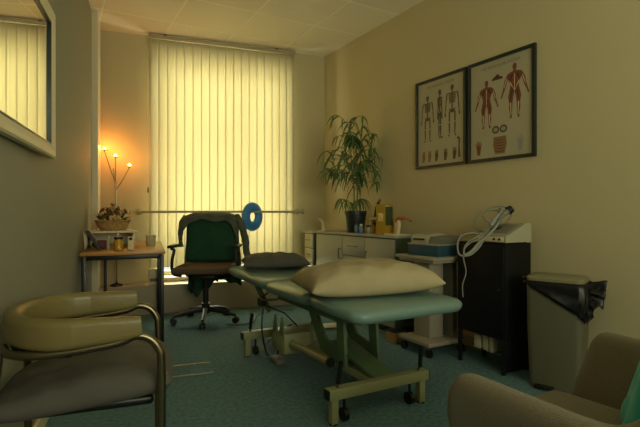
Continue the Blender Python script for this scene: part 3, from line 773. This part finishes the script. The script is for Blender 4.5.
# clutter on the sideboard
bottle('spray_bottle', 'slim blue-grey bottle right of the plant pot', sp(.575, .05), .017, .10, M['bluebottle'], M['dark'])
bottle('small_bottle', 'short stout blue bottle with pale cap on the sideboard', sp(.515, .06), .020, .085, M['bluebottle'], M['cream'], .5)
bottle('clear_jar', 'small clear jar between blue bottle and white framed box', sp(.455, .10), .022, .075, M['clear'], M['dark'], .8, cat='jar')
wbx = thing('display_box', 'small white-framed box with amber bottles on the sideboard', 'box', sp(.40, .14), CA)
for y in (-.045, .045): MB().box((0, y, .065), (.07, .008, .13), .001).build('side_panel', M['cream'], wbx)
MB().box((0, 0, .131), (.075, .106, .010), .002).build('top_panel', M['cream'], wbx)
MB().box((.03, 0, .065), (.006, .082, .125), .001).build('back_panel', M['cabside'], wbx)
for k in (-1, 1):
    b = bottle('amber_bottle', ('amber bottle in the left half of white box', 'amber bottle in the right half of white box')[k > 0 and 0 or 1] if False else ('amber bottle nearer the mustard folder, inside white box' if k < 0 else 'amber bottle nearer the plant, inside white box'), sp(.40, .13)+cd*(k*.02), .015, .10, M['amber'], M['dark'], .5, group='amber bottles in the white box')
tw = thing('figurine', 'slim green and blue leaning ornament on top of white box', 'ornament', sp(.40, .14, CH+.136), CA)
MB().tube(smoothpath([(0, .02, .015), (0, .0, .07), (0, -.025, .13), (0, -.045, .155)], 6), [.012]*5+[.016]*5+[.013]*5+[.010]*4, 10).build('body', M['dgreen'], tw, sharp=180)
MB().sph((0, -.050, .165), .014, (1, 1.3, 1), 12).build('head', M['orange'], tw)
MB().tube([(0, .015, .02), (.0, -.03, .10)], .009, 8).build('wing', M['boxblue'], tw)
MB().box((0, .0, .008), (.04, .09, .016), .004).build('base', M['amber'], tw)
mf = thing('magazine_file', 'tall mustard yellow magazine file standing on the sideboard', 'magazine file', sp(.25, .115), rad(28))
MB().box((0, .046, .130), (.13, .004, .26), .001).box((0, -.046, .04), (.13, .004, .08), .001).box((-.063, 0, .13), (.004, .092, .26), .001).box((.063, 0, .13), (.004, .092, .26), .001).box((0, 0, .003), (.126, .09, .006), .001).build('case', M['yellow'], mf)
MB().box((.0, .018, .130), (.115, .045, .24), .002).build('paper_stack', M['paper'], mf)
MB().box((.0, -.026, .125), (.115, .03, .23), .002).build('green_brochures', M['dgreen'], mf)
MB().box((-.066, .0, .15), (.002, .05, .07), .0005).build('spine_label', M['petal'], mf)
jm = thing('joint_model', 'small brown and white anatomical joint model at sideboard near end', 'model', sp(.085, .15), CA)
MB().box((0, 0, .006), (.10, .13, .012), .004).build('base', M['cream'], jm)
MB().prism([(-.01, .012), (.015, .012), (.03, .09), (.018, .125), (-.004, .10)], (-.01, .02, 0), (0, -1, 0), (0, 0, 1), .03).build('tibia', M['cream'], jm)
MB().prism([(-.06, .012), (-.045, .012), (-.03, .10), (-.045, .11)], (-.01, 0, 0), (0, -1, 0), (0, 0, 1), .02).build('support', M['cream'], jm)
MB().tube(smoothpath([(0, .055, .09), (0, .04, .125), (0, .0, .14), (0, -.05, .138), (0, -.09, .13), (0, -.115, .12)], 6), [.016]*6+[.02]*6+[.014]*6+[.010]*6+[.008]*6+[.012], 12).build('femur', M['orange'], jm, sharp=180)
MB().sph((0, .05, .09), .02, (1, 1, 1.5), 12).build('condyle', M['orange'], jm)
tag(sbox(.0, .15, .02, .075, 0, .016, .003).build('white_carton', M['cream'], loc=c0+Vector((0, 0, CH))), 'flat white carton on the sideboard front edge', 'carton')

# ------------------------------------------------------------------ trolley
TR = rad(9)
tr = thing('equipment_trolley', 'cream equipment trolley carrying the blue box, beside the black cabinet', 'trolley', (1.93, 2.90, 0), TR)
MB().box((0, 0, .675), (.36, .40, .022), .006).box((0, 0, .655), (.32, .36, .02), .003).build('top_shelf', M['trol'], tr)
MB().box((-.02, .02, .375), (.13, .17, .54), .006).build('column', M['trol'], tr)
MB().box((.10, 0, .37), (.04, .24, .55), .004).build('rear_panel', M['devgrey'], tr)
MB().box((0, 0, .09), (.36, .32, .03), .008).build('base_plate', M['trol'], tr)
for x in (-.15, .15):
    for y in (-.13, .13):
        MB().cyl((x, y, .05), (x, y, .08), .01).build('caster_stem', M['chrome'], tr)
        MB().cyl((x-.011, y, .028), (x+.011, y, .028), .028, n=18).build('caster', M['black'], tr)
        
bx = thing('blue_carton', 'flat blue carton on the trolley top shelf', 'carton', (1.955, 2.905, .686), TR+rad(6))
MB().box((0, 0, .038), (.26, .28, .076), .003).build('box_base', M['boxblue'], bx)
MB().box((0, 0, .080), (.268, .288, .010), .003).build('lid', M['trol'], bx)
lam = thing('laminator', 'pale wedge-shaped machine sitting on the blue carton', 'machine', (1.955, 2.905, .771), TR+rad(6))
MB().prism([(-.11, .0), (.11, 0), (.11, .06), (.06, .07), (-.085, .062), (-.11, .03)], (0, -.02, 0), (1, 0, 0), (0, 0, 1), -.15).build('housing', M['device'], lam)
MB().prism([(-.10, .0), (.11, 0), (.11, .055), (-.08, .05)], (0, -.13, 0), (1, 0, 0), (0, 0, 1), -.10).build('grey_housing', M['devgrey'], lam)
MB().box((-.115, .05, .03), (.012, .10, .012), .002).build('feed_slot', M['dark'], lam)

# ------------------------------------------------------------------ black cabinet
KR = math.atan(.165)
ky = Vector((-math.sin(KR), math.cos(KR), 0)); kx = Vector((math.cos(KR), math.sin(KR), 0))
k0 = Vector((2.024, 2.285, 0))
kc = thing('black_cabinet', 'black ash cabinet on thin square legs against the right wall', 'cabinet', k0, KR)
KW, KD, KH = .375, .255, .80
MB().box((KD/2+.008, KW/2, (.21+KH)/2), (KD-.016, KW, KH-.21), .003).build('carcass', M['blackcab'], kc)
dd_ = MB().box((.007, KW/2, (.215+KH-.02)/2), (.014, KW-.008, KH-.235), .002).build('door', M['blackcab'], kc)
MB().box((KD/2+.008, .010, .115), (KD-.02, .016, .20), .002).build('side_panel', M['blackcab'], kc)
MB().cyl((0, .03, .52), (-.02, .03, .52), .009).build('knob', M['chrome'], dd_)
for x in (.015, KD-.015):
    for y in (.013, KW-.013): MB().box((x, y, .108), (.022, .022, .216), .002).build('leg', M['black'], kc)
MB().box((.05+KD/2-.0, KW/2, .10), (KD-.12, KW-.06, .012), .002).build('lower_shelf', M['black'], kc)
# cream folders standing beneath it
for k, (dx, w, hh) in enumerate(((.07, .03, .10), (.12, .035, .11), (.185, .05, .09))):
    q = k0+kx*.10+ky*(.065+dx); q.z = 0
    q.z = .106
    nm = ('narrow cream folder under the black cabinet, nearest the door end', 'middle cream folder standing under the black cabinet', 'wide pale folder under the black cabinet, nearest the trolley')[k]
    tag(MB().box((0, 0, hh/2), (.10, w, hh), .002).build('folder', M['paper'], loc=q, rz=KR), nm, 'folder', 'folders under the black cabinet')
# therapy unit
ud = thing('therapy_unit', 'pale sloping electrotherapy console on top of the black cabinet', 'medical device', k0+kx*.14+ky*.115+Vector((0, 0, KH)), KR)
MB().prism([(-.12, .008), (.12, .008), (.12, .125), (.07, .125), (-.095, .055), (-.12, .05)], (0, .115, 0), (1, 0, 0), (0, 0, 1), .23).build('housing', M['device'], ud)
MB().box((-.02, .0, .0895), (.13, .17, .004), .001, ry=rad(-23)).build('control_panel', M['devgrey'], ud)
MB().box((-.121, .0, .027), (.003, .20, .028), .001).build('front_strip', M['cream'], ud)
for y in (-.07, -.03): MB().cyl((-.121, y, .027), (-.126, y, .027), .008).build('socket', M['dark'], ud)
MB().box((-.02, .04, .0925), (.05, .07, .003), .001, ry=rad(-23)).build('display', M['screen'], ud)
for x in (-.09, .09):
    for y in (-.09, .09): MB().cyl((x, y, 0), (x, y, .009), .01).build('rubber_foot', M['black'], ud)
DD = 2.95
def cab_path(pts): return smoothpath([at(*p) for p in pts], 6)
hp = thing('ultrasound_applicator', 'dark grey ultrasound applicator resting on top of the console', 'applicator', (0, 0, 0))
MB().tube(cab_path([(497, 224, 2.93), (500, 219, 2.94), (504, 214, 2.95), (509, 210.5, 2.96)]), [.014]*6+[.013]*6+[.018]*6+[.022], 12).build('handle', M['devgrey'], hp, sharp=180)
MB().cyl(at(508, 211, 2.96), at(512, 208.5, 2.96), .028, .022).build('head', M['dark'], hp)
hp2 = thing('applicator_wand', 'grey applicator wand lying lower on the console cables', 'applicator', (0, 0, 0))
MB().tube(cab_path([(491, 226, 2.88), (495, 219, 2.88), (500, 213, 2.89)]), [.016]*6+[.012]*6+[.015], 12).build('handle', M['cable'], hp2, sharp=180)
MB().cyl(at(500, 213.5, 2.89), at(502, 209, 2.89), .016, .02).build('head', M['devgrey'], hp2)
c1 = MB().tube(cab_path([(489, 228, 2.87), (483, 239, 2.84), (478, 248, 2.80), (470, 255, 2.78), (460, 255, 2.80), (457.5, 245, 2.82), (461, 236, 2.84), (472, 233, 2.86), (482, 235, 2.9)]), .0055, 8)
tag(c1.build('applicator_cable', M['cable'], sharp=180), 'thick pale cable looped over the black cabinet front edge', 'cable')
c0_ = MB().tube(cab_path([(499, 222, 2.86), (494, 229, 2.85), (487, 236, 2.83), (479, 243, 2.81), (472, 251, 2.79), (464, 256, 2.785)]), .009, 8)
tag(c0_.build('sheathed_hose', M['cable'], sharp=180), 'short thick grey hose running from the applicator over the cabinet edge', 'hose')
c2 = MB().tube(cab_path([(483, 232, 2.95), (473, 225, 2.95), (482, 212, 2.96), (495, 207, 2.97), (507, 208, 2.97), (511, 215, 2.96), (506, 222, 2.95), (498, 224, 2.94), (487, 222, 2.94), (483, 215, 2.94), (490, 210.5, 2.95), (500, 211, 2.95)]), .0035, 7)
tag(c2.build('dark_cable', M['devgrey'], sharp=180), 'thin dark cable arching above the console in loops', 'cable')
c3 = MB().tube(cab_path([(486, 233, 2.85), (474, 238, 2.83), (465, 246, 2.80), (463.5, 258, 2.79), (466, 272, 2.79), (462.5, 285, 2.79), (463, 297, 2.79)]), .0035, 7)
tag(c3.build('hanging_lead', M['cable'], sharp=180), 'thin pale lead hanging straight down the black cabinet door', 'cable')
c4 = MB().tube(cab_path([(486, 236, 2.85), (478, 240, 2.82), (470, 243, 2.80), (464, 250, 2.79), (468, 256, 2.79), (478, 249, 2.80), (484, 240, 2.83)]), .004, 7)
tag(c4.build('coiled_lead', M['cable'], sharp=180), 'small coiled lead inside the thick cable loop', 'cable')

# ------------------------------------------------------------------ pedal bin
bn = thing('pedal_bin', 'tall cream plastic bin with flat lid beside the black cabinet', 'bin', (2.045, 2.13, 0), rad(30))
# local: x = away from the camera side (depth), y = towards the black cabinet; front face at x=0, near corner at y=-.29
def bring(w, d, z, r): return [(x+.10, y-.145, z) for x, y in rrect(w, d, r, 6)]
g = MB(); levels = [(.185, .265, 0, .03), (.19, .27, .02, .035), (.20, .29, .35, .035), (.205, .295, .60, .035)]
rg_ = [[g.bm.verts.new(p) for p in bring(*l)] for l in levels]
for A, B in zip(rg_, rg_[1:]):
    for j in range(len(A)): g.bm.faces.new((A[j], A[(j+1) % len(A)], B[(j+1) % len(A)], B[j]))
g.bm.faces.new(list(reversed(rg_[0]))); g.bm.faces.new(rg_[-1])
g.build('body', M['binbody'], bn)
g = MB(); rg_ = [[g.bm.verts.new(p) for p in bring(*l)] for l in ((.21, .30, .606, .04), (.215, .305, .622, .045), (.19, .28, .634, .05), (.12, .2, .638, .04))]
for A, B in zip(rg_, rg_[1:]):
    for j in range(len(A)): g.bm.faces.new((A[j], A[(j+1) % len(A)], B[(j+1) % len(A)], B[j]))
g.bm.faces.new(list(reversed(rg_[0]))); g.bm.faces.new(rg_[-1])
g.build('lid', M['binlid'], bn)
MB().box((-.018, -.10, .018), (.045, .10, .014), .004).build('pedal', M['black'], bn)
ln = thing('bin_liner', 'black bin bag hanging crumpled over the cream bin rim', 'bin bag', (2.045, 2.13, 0), rad(30))
g = MB(); base = [p for p in rrect(.213, .303, .04, 10)]; nb = len(base)
def fl(u, v):
    k = u*nb; i = int(k) % nb; x, y = base[i]; l = math.hypot(x, y); nx, ny = x/l, y/l
    near = max(0, (-y)/.15); far = max(0, y/.15); front = max(0, -x/.10)
    drop = .014+.175*max(0, (.06-y)/.21)**1.3+.02*abs(math.sin(i*.9))*(.4+near)
    bulge = (.010+.016*near*math.sin(PI*min(1, v*1.1)))+.010*math.sin(i*2.1+v*5)*v
    return (x+.10+nx*bulge, y-.145+ny*bulge, .604-drop*v+nz((x*30, y*30, v*4), 1, .010)*v)
g.grid(fl, nb, 10, True).build('bag_overhang', M['liner'], ln, sharp=180, solid=.002)
# bunched bag corner sticking out past the near corner
def bunch(c, dirv, ln_, w, seed):
    g = MB()
    def fbn(u, v):
        a = 2*PI*u; r = w*(.35+.65*v)*(1+.35*math.sin(a*5+seed)+.2*math.sin(a*9+v*4))
        d = Vector(dirv).normalized(); s1 = d.cross(Vector((0, 0, 1))).normalized(); s2 = s1.cross(d)
        return Vector(c)+d*ln_*v+s1*r*math.cos(a)*.7+s2*r*math.sin(a)
    return g.grid(fbn, 40, 10, True)
bunch((.09, -.27, .56), (.22, -.9, -.12), .11, .062, 1).build('bunched_corner', M['liner'], ln, sharp=50, solid=.002)
bunch((.04, -.285, .50), (-.02, -.6, -.5), .06, .05, 3).build('bunched_fold', M['liner'], ln, sharp=50, solid=.002)
bunch((.05, .0, .605), (-.3, .9, -.1), .03, .018, 2).build('tied_knot', M['liner'], ln, sharp=50, solid=.002)

# ------------------------------------------------------------------ anatomy charts
def chart(name, label, y0, y1, muscle):
    # local: x runs from the far edge towards the camera along the wall, z up, out of the wall along -n
    W = (y0-y1)/math.cos(WA); Hh = .727
    o = thing(name, label, 'framed chart', (wx(y0)-.002, y0, 1.355), 0, None)
    ex = Vector((math.sin(WA), -math.cos(WA), 0)); ez = Vector((0, 0, 1)); nrm = Vector((-math.cos(WA), -math.sin(WA), 0))
    def plate(pts, off, th, mb): return mb.prism(pts, nrm*off, ex, ez, -th if ex.cross(ez).dot(nrm) < 0 else th)
    f_ = MB(); fwid = .022
    for pts in ([(0, 0), (W, 0), (W-fwid, fwid), (fwid, fwid)], [(0, Hh), (W, Hh), (W-fwid, Hh-fwid), (fwid, Hh-fwid)], [(0, 0), (0, Hh), (fwid, Hh-fwid), (fwid, fwid)], [(W, 0), (W, Hh), (W-fwid, Hh-fwid), (W-fwid, fwid)]):
        plate(pts, 0, .022, f_)
    f_.build('frame', M['frame'], o)
    plate([(fwid-.004, fwid-.004), (W-fwid+.004, fwid-.004), (W-fwid+.004, Hh-fwid+.004), (fwid-.004, Hh-fwid+.004)], .001, .008, MB()).build('print', M['posterpaper'], o)
    O = .0091
    def ell(cx, cy, rx, ry, n=14): return [(cx+rx*math.cos(2*PI*k/n), cy+ry*math.sin(2*PI*k/n)) for k in range(n)]
    def limb(mb, pts, off=O, th=.0006):
        # pts: (x, y, halfwidth)
        L_, R_ = [], []
        if not muscle: pts = [(x, y, w*1.35) for x, y, w in pts]
        for i, (x, y, w) in enumerate(pts):
            a = pts[max(0, i-1)]; b = pts[min(len(pts)-1, i+1)]; dx, dy = b[0]-a[0], b[1]-a[1]; l = math.hypot(dx, dy) or 1
            L_.append((x-dy/l*w, y+dx/l*w)); R_.append((x+dy/l*w, y-dx/l*w))
        plate(L_+R_[::-1], off, th, mb)
    def text(s, cx, cy, size, m):
        cu = bpy.data.curves.new('t', 'FONT'); cu.body = s; cu.size = size; cu.align_x = 'CENTER'; cu.resolution_u = 2
        ob = bpy.data.objects.new('t', cu); COL.objects.link(ob)
        me = bpy.data.meshes.new_from_object(ob.evaluated_get(bpy.context.evaluated_depsgraph_get())); COL.objects.unlink(ob); bpy.data.objects.remove(ob)
        for v in me.vertices: v.co = nrm*(O+.0004)+ex*(cx+v.co.x)+ez*(cy+v.co.y)
        me.materials.clear(); me.materials.append(m)
        t_ = bpy.data.objects.new('title_lettering', me); COL.objects.link(t_); t_.parent = o
    cap = MB()
    if muscle:
        text('THE MUSCULAR SYSTEM', W/2, Hh-.075, .030, M['ink'])
        for cx, cy, S, mk in ((.165, .235, .345, 0), (.40, .275, .37, 1)):
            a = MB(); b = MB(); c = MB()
            X = lambda x: cx+x*S; Y = lambda y: cy+y*S
            for s in (-1, 1):
                limb(a, [(X(s*.05), Y(.52), .055*S), (X(s*.085), Y(.38), .055*S), (X(s*.08), Y(.27), .035*S), (X(s*.085), Y(.18), .036*S), (X(s*.075), Y(.05), .017*S), (X(s*.09), Y(.0), .022*S)])
                limb(a, [(X(s*.12), Y(.80), .035*S), (X(s*.19), Y(.70), .032*S), (X(s*.22), Y(.58), .025*S), (X(s*.27), Y(.46), .015*S), (X(s*.29), Y(.40), .018*S)])
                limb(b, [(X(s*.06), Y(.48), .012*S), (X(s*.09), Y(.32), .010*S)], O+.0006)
                limb(c, [(X(s*.085), Y(.28), .012*S), (X(s*.075), Y(.06), .006*S)], O+.0006)
                limb(c, [(X(s*.17), Y(.74), .008*S), (X(s*.225), Y(.58), .005*S)], O+.0006)
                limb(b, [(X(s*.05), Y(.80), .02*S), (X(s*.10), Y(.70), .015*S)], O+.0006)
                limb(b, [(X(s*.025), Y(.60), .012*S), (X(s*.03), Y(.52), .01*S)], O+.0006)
            plate([(X(-.15), Y(.82)), (X(-.05), Y(.85)), (X(.05), Y(.85)), (X(.15), Y(.82)), (X(.13), Y(.70)), (X(.09), Y(.60)), (X(.11), Y(.48)), (X(-.11), Y(.48)), (X(-.09), Y(.60)), (X(-.13), Y(.70))], O, .0006, a)
            plate(ell(X(0), Y(.93), .045*S, .065*S), O, .0006, a); limb(a, [(X(0), Y(.82), .03*S), (X(0), Y(.90), .028*S)])
            limb(c, [(X(0), Y(.80), .007*S), (X(0), Y(.50), .007*S)], O+.0006)
            if mk: limb(c, [(X(-.10), Y(.66), .008*S), (X(0), Y(.50), .012*S), (X(.10), Y(.66), .008*S)], O+.0006)
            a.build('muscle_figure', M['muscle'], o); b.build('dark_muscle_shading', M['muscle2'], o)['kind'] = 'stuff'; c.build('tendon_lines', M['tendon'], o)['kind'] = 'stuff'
        a = MB(); plate(ell(W*.50-.035, .215, .032, .028), O, .0006, a); plate(ell(W*.50+.03, .215, .032, .028), O, .0006, a); a.build('cross_section_figure', M['bone'], o)
        a = MB(); plate(ell(W*.50-.035, .215, .018, .014), O+.0006, .0006, a); plate(ell(W*.50+.03, .215, .018, .014), O+.0006, .0006, a); a.build('cross_section_core', M['inkpale'], o)['kind'] = 'stuff'
        a = MB(); plate([(W*.5-.05, .165), (W*.5+.05, .165), (W*.5+.058, .11), (W*.5+.04, .045), (W*.5-.04, .045), (W*.5-.058, .11)], O, .0006, a); a.build('torso_figure', M['peach'], o)
        a = MB()
        for yy in (.065, .085, .105, .125, .145): limb(a, [(W*.5-.04, yy, .0012), (W*.5, yy-.006, .002), (W*.5+.04, yy, .0012)], O+.0006)
        a.build('torso_lines', M['muscle2'], o)
        a = MB(); plate([(W*.38, Hh-.155), (W*.42, Hh-.14), (W*.47, Hh-.125), (W*.5, Hh-.145), (W*.54, Hh-.15), (W*.54, Hh-.165), (W*.38, Hh-.165)], O, .0006, a); a.build('eye_muscle_figure', M['muscle2'], o)
        for hx, mm in ((.095, 'muscle'), (W-.115, 'inkpale')):
            a = MB(); limb(a, [(hx, .05, .012), (hx, .09, .018), (hx, .115, .022)])
            for k in range(5): limb(a, [(hx-.018+k*.009, .11, .004), (hx-.026+k*.013, .15 if k not in (0, 4) else .135, .003)])
            a.build('hand_figure', M[mm], o)
    else:
        text('THE SKELETAL SYSTEM', W/2, Hh-.075, .030, M['ink'])
        a = MB()
        plate([(W*.60, .22), (W*.78, .22), (W*.78, Hh-.09), (W*.60, Hh-.09)], O-.0005, .0004, a); a.build('shaded_panel', M['inkpale'], o) if False else a.bm.free()
        for cx, cy, S, side in ((.135, .22, .38, 0), (.275, .235, .39, 1), (.41, .235, .40, 0)):
            a = MB(); X = lambda x: cx+x*S; Y = lambda y: cy+y*S
            plate(ell(X(0), Y(.94), .045*S, .05*S), O, .0006, a); plate(ell(X(.01 if side else 0), Y(.895), .028*S, .025*S), O, .0006, a)
            limb(a, [(X(0), Y(.88), .010*S), (X(-.02 if side else 0), Y(.70), .012*S), (X(.01 if side else 0), Y(.50), .014*S)])
            for k in range(7):
                w = (.085-.004*k)*(0.8 if side else 1.15)*S; y_ = Y(.80-.026*k)
                limb(a, [(X(0)-w, y_-.006, .0026), (X(0)-w*.5, y_+.004, .0028), (X(0), y_+.002, .0028), (X(0)+w*.5, y_+.004, .0028), (X(0)+w, y_-.006, .0026)])
            plate([(X(-.085), Y(.53)), (X(0), Y(.50)), (X(.085), Y(.53)), (X(.06), Y(.46)), (X(0), Y(.44)), (X(-.06), Y(.46))], O, .0006, a)
            for s in ((-1, 1) if not side else (.35, -.3)):
                limb(a, [(X(s*.07), Y(.47), .014*S), (X(s*.075), Y(.27), .012*S)]); limb(a, [(X(s*.075), Y(.25), .015*S), (X(s*.07), Y(.04), .009*S)])
                limb(a, [(X(s*.07), Y(.02), .010*S), (X(s*.10+(.05 if side else 0)), Y(-.005), .012*S)])
                limb(a, [(X(s*.14), Y(.82), .013*S), (X(s*.165), Y(.64), .009*S)]); limb(a, [(X(s*.165), Y(.63), .011*S), (X(s*.18), Y(.47), .008*S)]); limb(a, [(X(s*.18), Y(.46), .014*S), (X(s*.19), Y(.38), .010*S)])
                limb(a, [(X(0), Y(.825), .007*S), (X(s*.14), Y(.83), .008*S)])
            a.build('skeleton_figure', M['bone'], o)
        for k, hx in enumerate((.085, .155, .235, .335, .43, .485)):
            a = MB()
            if k < 5:
                limb(a, [(hx, .05, .008), (hx+.004, .08, .012), (hx+.006, .11, .015)])
                for j in range(4): limb(a, [(hx-.006+j*.007, .105, .0028), (hx-.010+j*.011, .14, .002)])
            else: limb(a, [(hx, .06, .008), (hx-.004, .14, .005), (hx, .20, .006), (hx-.02, .215, .009)])
            a.build('bone_detail_figure', M['peach' if k in (0, 1) else 'bone'], o)
    # caption blocks as fine printed lines
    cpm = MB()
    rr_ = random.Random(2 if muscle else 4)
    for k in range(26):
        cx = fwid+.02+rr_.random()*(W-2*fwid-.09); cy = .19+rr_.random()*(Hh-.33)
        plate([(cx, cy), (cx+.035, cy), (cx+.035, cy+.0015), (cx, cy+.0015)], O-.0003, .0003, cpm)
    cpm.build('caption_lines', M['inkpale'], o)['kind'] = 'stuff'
    return o
chart('anatomy_chart', 'framed chart of three skeletons, the farther of two on the right wall', 3.475, 2.925, False)
chart('anatomy_chart', 'framed chart of red muscle figures, the nearer of two on the right wall', 2.905, 2.352, True)

# ------------------------------------------------------------------ small things on the floor
fb_ = thing('floor_box', 'flush floor socket lid set in the carpet before the desk', 'floor socket', (.255, 3.065, 0), 0)
MB().box((0, 0, .002), (.25, .20, .004), .001).build('lid', M['carpet'], fb_)
for y, x0, x1, mm in ((.104, -.13, .115, 'petal'), (-.104, -.13, .13, 'trol')): MB().box(((x0+x1)/2, y, .003), (x1-x0, .008, .006), .001).build('edge_strip', M[mm], fb_)
MB().box((.12, .085, .005), (.025, .015, .006), .001).build('latch', M['trol'], fb_)
wk = thing('wooden_block', 'small light wooden block on the carpet behind the couch', 'block', at(396, 341, 3.62), rad(15))
wk.location.z = 0
MB().box((0, 0, .04), (.11, .11, .08), .003).build('body', M['wood'], wk)
MB().box((0, 0, .084), (.13, .13, .008), .002).build('cap', M['dark'], wk)
ps = at(352, 325, 4.15)
tag(MB().grid(lambda u, v: ((u-.5)*.28, (v-.5)*.16, .006+.006*math.sin(u*5)), 10, 5).build('paper_sheet', M['paper'], loc=(ps.x-.14, ps.y-.03, .003), rz=rad(-14), solid=.002), 'loose white paper sheet on the carpet under the couch', 'paper')
fcab = MB().tube(smoothpath([(.66, 4.2, .006), (.75, 4.10, .006), (.90, 4.2, .006), (1.0, 4.45, .006), (1.2, 4.6, .006), (1.4, 4.55, .006)], 6), .005, 6)
tag(fcab.build('floor_cable', M['cable'], sharp=180), 'pale cable trailing over the carpet behind the couch', 'cable')
ds = thing('router_box', 'small white boxy unit on the ledge under the blind', 'box', (.06, 4.92, .28))
MB().box((0, 0, .075), (.10, .11, .15), .006).build('housing', M['white'], ds)
MB().box((.0, -.056, .05), (.07, .003, .03), .001).build('grey_panel', M['devgrey'], ds)

# ------------------------------------------------------------------ light
def area(name, loc, rot, sx, sy, e, col):
    l = bpy.data.lights.new(name, 'AREA'); l.shape = 'RECTANGLE'; l.size = sx; l.size_y = sy; l.energy = e; l.color = col
    o = bpy.data.objects.new(name, l); COL.objects.link(o); o.location = loc; o.rotation_euler = rot; return o
area('daylight_and_fill', (.77, 5.75, 1.6), (rad(90), 0, 0), 2.0, 2.7, 180, (.95, .94, .64)).rotation_euler = (rad(-90), 0, 0)
area('daylight_and_fill', (1.2, YF-.5, 1.35), (rad(124), 0, 0), 2.4, 1.6, 128, (.95, .94, .66))  # added fill light, tilted up through the made-up window in the front wall

w = bpy.data.worlds.new('World'); SC.world = w; w.use_nodes = True
w.node_tree.nodes['Background'].inputs[0].default_value = (.85, .9, .8, 1); w.node_tree.nodes['Background'].inputs[1].default_value = 1.0

# ------------------------------------------------------------------ camera
cam = bpy.data.cameras.new('camera'); co = bpy.data.objects.new('camera', cam); COL.objects.link(co)
cam.sensor_width = 36; cam.lens = F/640*36; cam.clip_start = .02
co.location = (0, 0, 1); co.rotation_euler = (PI/2, 0, -TH)
cam.shift_y = -(213.5-HZ)/640
SC.camera = co
SC.view_settings.view_transform = 'Standard'; SC.view_settings.look = 'None'; SC.view_settings.gamma = 1; SC.view_settings.exposure = .06
try: SC.view_settings.use_curve_mapping = False
except Exception: pass
SC.cycles.use_denoising = True
SC.cycles.max_bounces = 8; SC.cycles.diffuse_bounces = 6; SC.cycles.sample_clamp_indirect = 6
